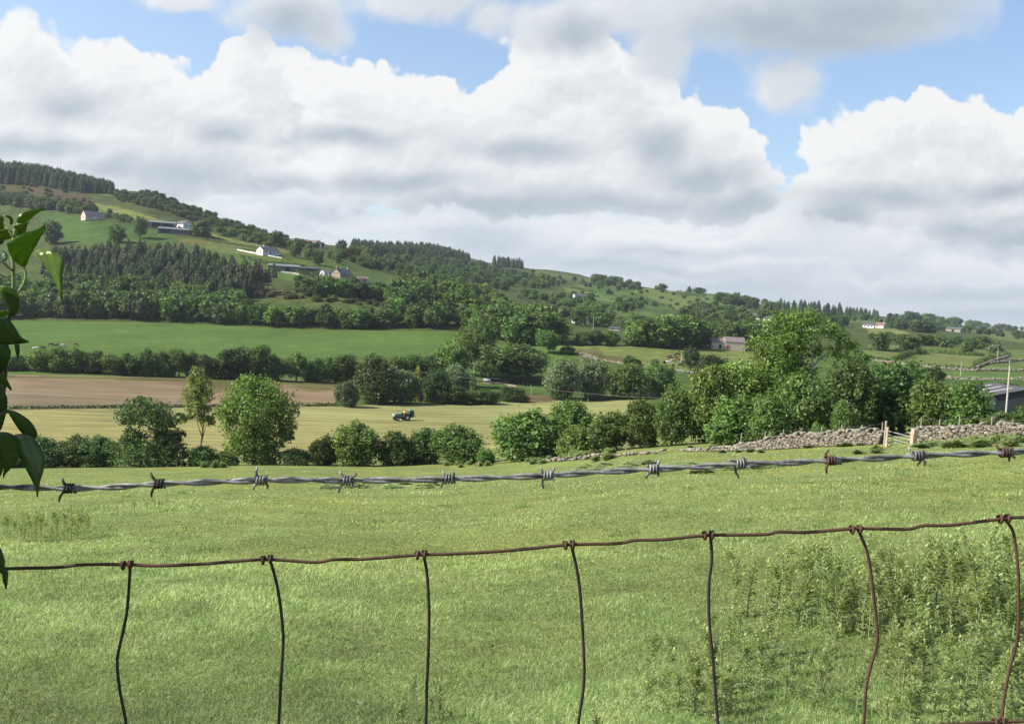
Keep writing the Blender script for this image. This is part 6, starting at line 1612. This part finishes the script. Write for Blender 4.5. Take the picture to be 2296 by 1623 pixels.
# square netting
lw1 = [(-2600,1395),(-1400,1335),(-420,1290),(0,1275),(125,1272),(178,1266),(274,1265),(356,1268),(467,1263),(591,1254),(705,1260),(748,1254),(818,1253),(933,1244),(1047,1240),(1162,1232),(1274,1221),(1385,1218),(1425,1211),(1493,1209),(1585,1200),(1712,1198),(1746,1192),(1812,1193),(1919,1185),(2032,1186),(2070,1178),(2132,1177),(2246,1163),(2296,1159),(2400,1153),(2700,1140),(3700,1090),(4900,1030)]
lw2 = [(-2600,1830),(-1400,1785),(-420,1745),(0,1728),(500,1712),(900,1692),(1400,1664),(1800,1642),(2100,1625),(2232,1618),(2296,1616),(2700,1600),(3700,1555),(4900,1500)]
stays = [[(292,1268),(290,1304),(285,1368),(274,1425),(265,1464),(263,1489),(267,1535),(274,1575),(283,1623),(292,1718)],[(606,1256),(616,1290),(625,1332),(632,1386),(635,1432),(632,1493),(629,1546),(625,1623),(620,1706)],
 [(950,1244),(957,1283),(961,1342),(962,1391),(960,1473),(957,1539),(955,1623),(952,1690)],[(1281,1221),(1292,1270),(1300,1322),(1305,1391),(1309,1467),(1310,1506),(1307,1552),(1300,1598),(1296,1630),(1290,1671)],
 [(1593,1198),(1596,1250),(1590,1306),(1589,1347),(1591,1405),(1598,1474),(1602,1526),(1606,1578),(1610,1623),(1612,1653)],[(1924,1187),(1943,1233),(1953,1285),(1960,1347),(1967,1412),(1965,1450),(1953,1492),(1943,1536),(1939,1588),(1936,1634)],
 [(2254,1165),(2270,1188),(2277,1223),(2283,1285),(2284,1354),(2283,1409),(2277,1450),(2263,1502),(2253,1553),(2248,1595),(2244,1618)],[(-60,1278),(-50,1400),(-62,1560),(-55,1730)],[(2560,1146),(2575,1300),(2580,1450),(2560,1606)]]
for ux in list(range(-2450, -100, 335)) + list(range(2890, 4900, 335)):
    va = np.interp(ux, [p[0] for p in lw1], [p[1] for p in lw1]); vb2 = np.interp(ux, [p[0] for p in lw2], [p[1] for p in lw2])
    stays.append([(ux, va), (ux + 14, va + .35 * (vb2 - va)), (ux + 6, va + .7 * (vb2 - va)), (ux - 4, vb2)])
NY = .012
e = empty('wire_netting', fp(0, 1275, NY), 0, 'rusty square stock netting hanging below the barbed wire', 'wire fence'); o0 = Vector(fp(0, 1275, NY))
for pts in (lw1, lw2): MB().tube([tuple(Vector(q) - o0) for q in catmull([tuple(fp(u, v, NY)) for u, v in pts], 6)], .00185, 8).build('line_wire', RUST, e, True)
for si, pts in enumerate(stays): MB().tube([tuple(Vector(q) - o0) for q in catmull([tuple(fp(u, v, NY + .003)) for u, v in pts], 5)], .0017, 8).build('stay_wire', SHADE_WIRE if si in (0, 1, 2, 3, 4, 7) else RUST, e, True)
for (ku, kv) in [(282,1267),(596,1255),(942,1244),(1274,1222),(1586,1200),(1917,1187),(2249,1163),(2237,1618)]:
    c = fp(ku, kv, NY); t = (fp(ku + 10, kv - .9, NY) - fp(ku - 10, kv + .9, NY)).normalized(); b = t.cross(Vector((0, 1, 0))).normalized(); d2 = b.cross(t)
    mb = MB()
    for x0 in (-.0045, .0035):
        mb.tube([c - o0 + t * (x0 + .003 * s) + (b * math.cos(s * 2 * PI * 1.15) + d2 * math.sin(s * 2 * PI * 1.15)) * .0036 for s in np.linspace(0, 1, 20)], .0017, 7)
    mb.build('knot', RUST, e, True)

# ------------------------------------------------------------------ ivy at the left edge
def ivymat(name, col, k=.42):
    return leafmat(name, col, var=0, trans=k, huevar=0, rough=.32)
IV_L = ivymat('ivy_leaf_lit', (.115, .185, .022), .5); IV_D = ivymat('ivy_leaf_shaded', (.042, .080, .024), .25)  # lit upper and shaded lower leaves, the light put into their colours
IVY_STEM = simple('ivy_stem', (.16, .20, .06), .6, noise=.2, scale=30); IVY_STEM_D = simple('ivy_old_stem', (.06, .05, .03), .8, noise=.2, scale=30)
Za = lambda pts: [(.1774 * x, 432 + .1774 * y) for x, y in pts]
Zb = lambda pts: [(.5642 * x, 425.4 + .5642 * y) for x, y in pts]
IY = .98
ivy = empty('ivy', V3(0, 900, IY), 0, 'ivy with pointed leaves, bright at its tip and dark below, hanging at the left edge', 'ivy'); ivo = Vector(V3(0, 900, IY))
def ivy_leaf(outline, mat, dy=0.0, bend=.25, tilt=(0, 0), base=0, tip=None, crease=None):
    """a leaf from its outline: rounded out, bent along the midrib and given a thickness"""
    n0 = len(outline); tip = n0 // 2 if tip is None else tip
    pts = np.array(outline + [outline[0]], float); P2 = catmull(pts, 6)[:-1]
    A = np.array(outline[base], float); B = np.array(outline[tip], float); ax = (B - A) / (np.linalg.norm(B - A) + 1e-9); nrm2 = np.array([-ax[1], ax[0]]); Ln = np.linalg.norm(B - A)
    cen = P2.mean(0); rings = [P2, cen + (P2 - cen) * .66, cen + (P2 - cen) * .33, cen[None]]
    V_ = []
    for r_ in rings:
        for q in r_:
            s = (q - A) @ ax / Ln; w = (q - A) @ nrm2 / Ln
            depth = bend * abs(w) * 1.0 + .22 * bend * (s - .4) ** 2 + .010 * math.sin(abs(w) * 40 + s * 9)
            depth += tilt[0] * (s - .5) + tilt[1] * w
            V_.append(tuple(V3(q[0], q[1], IY + dy + depth * Ln * IY / FPX) - ivo))
    m_ = len(P2); F_ = []
    for k in range(2):
        for i in range(m_): F_.append((k * m_ + i, k * m_ + (i + 1) % m_, (k + 1) * m_ + (i + 1) % m_, (k + 1) * m_ + i))
    for i in range(m_): F_.append((2 * m_ + i, 2 * m_ + (i + 1) % m_, 3 * m_))
    mb = MB(); mb.add(V_, F_); me = mb.mesh('leaf', mat, True)
    a = me.color_attributes.new('Col', 'FLOAT_COLOR', 'POINT')
    c = np.ones((len(V_), 4), np.float32); tn = np.array([1 + .10 * math.sin(i * .7) for i in range(len(V_))]); c[:, :3] = tn[:, None]
    a.data.foreach_set('color', c.ravel())
    o = link('leaf', me, ivy); sd_ = o.modifiers.new('thick', 'SOLIDIFY'); sd_.thickness = .0005
    return o
ivy_leaf(Za([(205,370),(225,310),(290,255),(380,224),(480,208),(590,190),(510,232),(440,285),(350,360),(270,388)]), IV_L, .01, .3, (.2, .5), 0, 5)
ivy_leaf(Za([(165,410),(240,390),(310,375),(372,370),(340,430),(325,510),(260,530),(215,545),(200,480)]), IV_L, .02, .3, (.1, .3), 0, 5)
ivy_leaf(Za([(80,640),(170,590),(250,540),(330,497),(430,478),(510,435),(572,398),(562,480),(500,590),(430,710),(370,830),(335,910),(290,940),(190,875),(120,775)]), IV_L, -.01, .35, (.5, .2), 0, 6)
ivy_leaf(Za([(450,742),(520,722),(610,718),(690,755),(760,808),(795,870),(792,980),(790,1120),(786,1360),(742,1240),(690,1120),(610,990),(545,890),(500,812)]), IV_L, -.03, .35, (-.3, .4), 0, 8)
ivy_leaf(Za([(-60,300),(0,288),(50,325),(42,380),(55,440),(0,460),(-60,440)]), IV_L, .0, .3, (.2, .2))
ivy_leaf(Za([(48,285),(110,288),(155,318),(168,370),(150,405),(128,395),(130,350),(95,310)]), IV_L, .015, .4, (.3, .3))
ivy_leaf(Za([(5,1185),(80,1183),(150,1212),(215,1275),(248,1365),(236,1440),(190,1555),(140,1535),(85,1450),(35,1350),(5,1270)]), IV_D, .0, .4, (.2, .3), 0, 6)
ivy_leaf(Za([(8,1180),(80,1180),(150,1208),(222,1285),(246,1352),(160,1290),(90,1262),(15,1255)]), IV_L, -.004, .2, (.1, .1))
ivy_leaf(Za([(-40,1500),(60,1488),(132,1508),(90,1548),(0,1565),(-40,1560)]), IV_L, .0, .3, (.2, .2))
ivy_leaf(Za([(-40,750),(50,738),(96,788),(82,850),(20,885),(-40,880)]), IV_D, .02, .3, (-.4, -.2))
ivy_leaf(Za([(-60,560),(0,575),(50,610),(40,640),(0,660),(-60,650)]), IV_D, .02, .3, (.2, .2))
ivy_leaf(Za([(-40,460),(60,462),(150,480),(160,560),(60,600),(-40,590)]), IV_L, .05, .25, (.2, .2))
for pts, mt_, dy, til in [([(-30,505),(0,505),(30,510),(60,545),(85,585),(116,605),(60,613),(0,616),(-30,610)], IV_D, 0, (.3, .2)), ([(58,612),(75,612),(79,640),(72,671),(64,650)], IV_D, .01, (.2, .2)), ([(-30,612),(20,612),(43,640),(36,680),(8,728),(-30,735)], IV_D, .01, (.3, .3)),
   ([(-30,728),(0,733),(15,728),(32,760),(47,797),(10,772),(-30,770)], IV_D, .0, (.2, .3)), ([(-30,765),(0,768),(20,805),(26,860),(0,880),(-30,875)], IV_D, .01, (.3, .1)), ([(25,872),(60,880),(100,902),(130,930),(149,970),(138,992),(110,978),(78,955)], IV_D, -.01, (.2, .4)),
   ([(-30,970),(0,962),(35,965),(65,982),(82,1012),(78,1060),(50,1100),(22,1130),(13,1146),(14,1100),(0,1040),(-30,1020)], IV_D, -.01, (.4, .3)), ([(60,972),(100,970),(140,993),(166,1030),(179,1075),(172,1120),(160,1160),(149,1222),(140,1180),(118,1135),(90,1080),(72,1020)], IV_D, -.03, (-.3, .4)),
   ([(-30,1420),(0,1422),(10,1440),(19,1472),(21,1500),(33,1522),(26,1586),(14,1560),(5,1522),(-30,1510)], IV_D, -.01, (.2, .3)), ([(-40,860),(10,868),(24,890),(10,905),(-40,900)], IV_D, .02, (.2, .2)), ([(-60,640),(0,650),(30,700),(10,760),(-60,760)], IV_D, .03, (.2, .2)), ([(-60,800),(10,800),(30,850),(0,960),(-60,960)], IV_D, .04, (.2, .2)), ([(-60,1010),(0,1000),(20,1060),(0,1140),(-60,1150)], IV_D, .04, (.2, .2))]:
    ivy_leaf(Zb(pts), mt_, dy, .3, til)
def istem(pts, r, mat, dy=.01):
    q = catmull([tuple(V3(u, v, IY + dy) - ivo) for u, v in pts], 5); MB().tube([tuple(x) for x in q], r, 6).build('stem', mat, ivy, True)
istem(Za([(170,1240),(172,1100),(170,960),(165,870),(150,760),(170,640),(185,540),(190,470)]), .0018, IVY_STEM, .015)
istem(Za([(235,1250),(300,1150),(325,1050),(318,985),(300,945)]), .0012, IVY_STEM, -.005)
istem(Za([(165,560),(130,500),(95,460),(0,450)]), .0012, IVY_STEM, .01)
istem(Za([(170,990),(100,940),(40,885),(-40,870)]), .0012, IVY_STEM_D, .01)
istem(Za([(170,1240),(120,1500),(80,1900),(60,2300),(20,2700)]), .0024, IVY_STEM_D, .03)
istem(Zb([(-20,900),(20,885),(45,880)]), .0016, IVY_STEM_D, 0)
# added unseen ivy leaves left of the view, shaped to shade the wires
def ivy_shade_mass():
    g = np.random.default_rng(12); n = 5200
    c = np.stack([g.uniform(-1.5, -.60, n), g.uniform(.86, 1.35, n), g.uniform(-1.5, .05, n)], 1)
    keep = c[:, 0] < -.535 * c[:, 1] - .10; c = c[keep]; n = len(c)
    nr = g.normal(size=(n, 3)); nr /= np.linalg.norm(nr, axis=1, keepdims=True); t = np.cross(nr, g.normal(size=(n, 3))); t /= np.linalg.norm(t, axis=1, keepdims=True); b = np.cross(nr, t); s = .055 + .03 * g.random((n, 1))
    v = np.stack([c - t * s * .5, c - b * s * .42 - t * s * .1, c + t * s * .75, c + b * s * .42 - t * s * .1], 1).reshape(-1, 3) - np.array(ivo)
    o = link('shade_leaf_mass', npmesh('shade_leaf_mass', v, np.arange(4 * n).reshape(n, 4), IV_D, np.ones((4 * n, 3)) * .9), ivy); o['kind'] = 'stuff'
ivy_shade_mass()
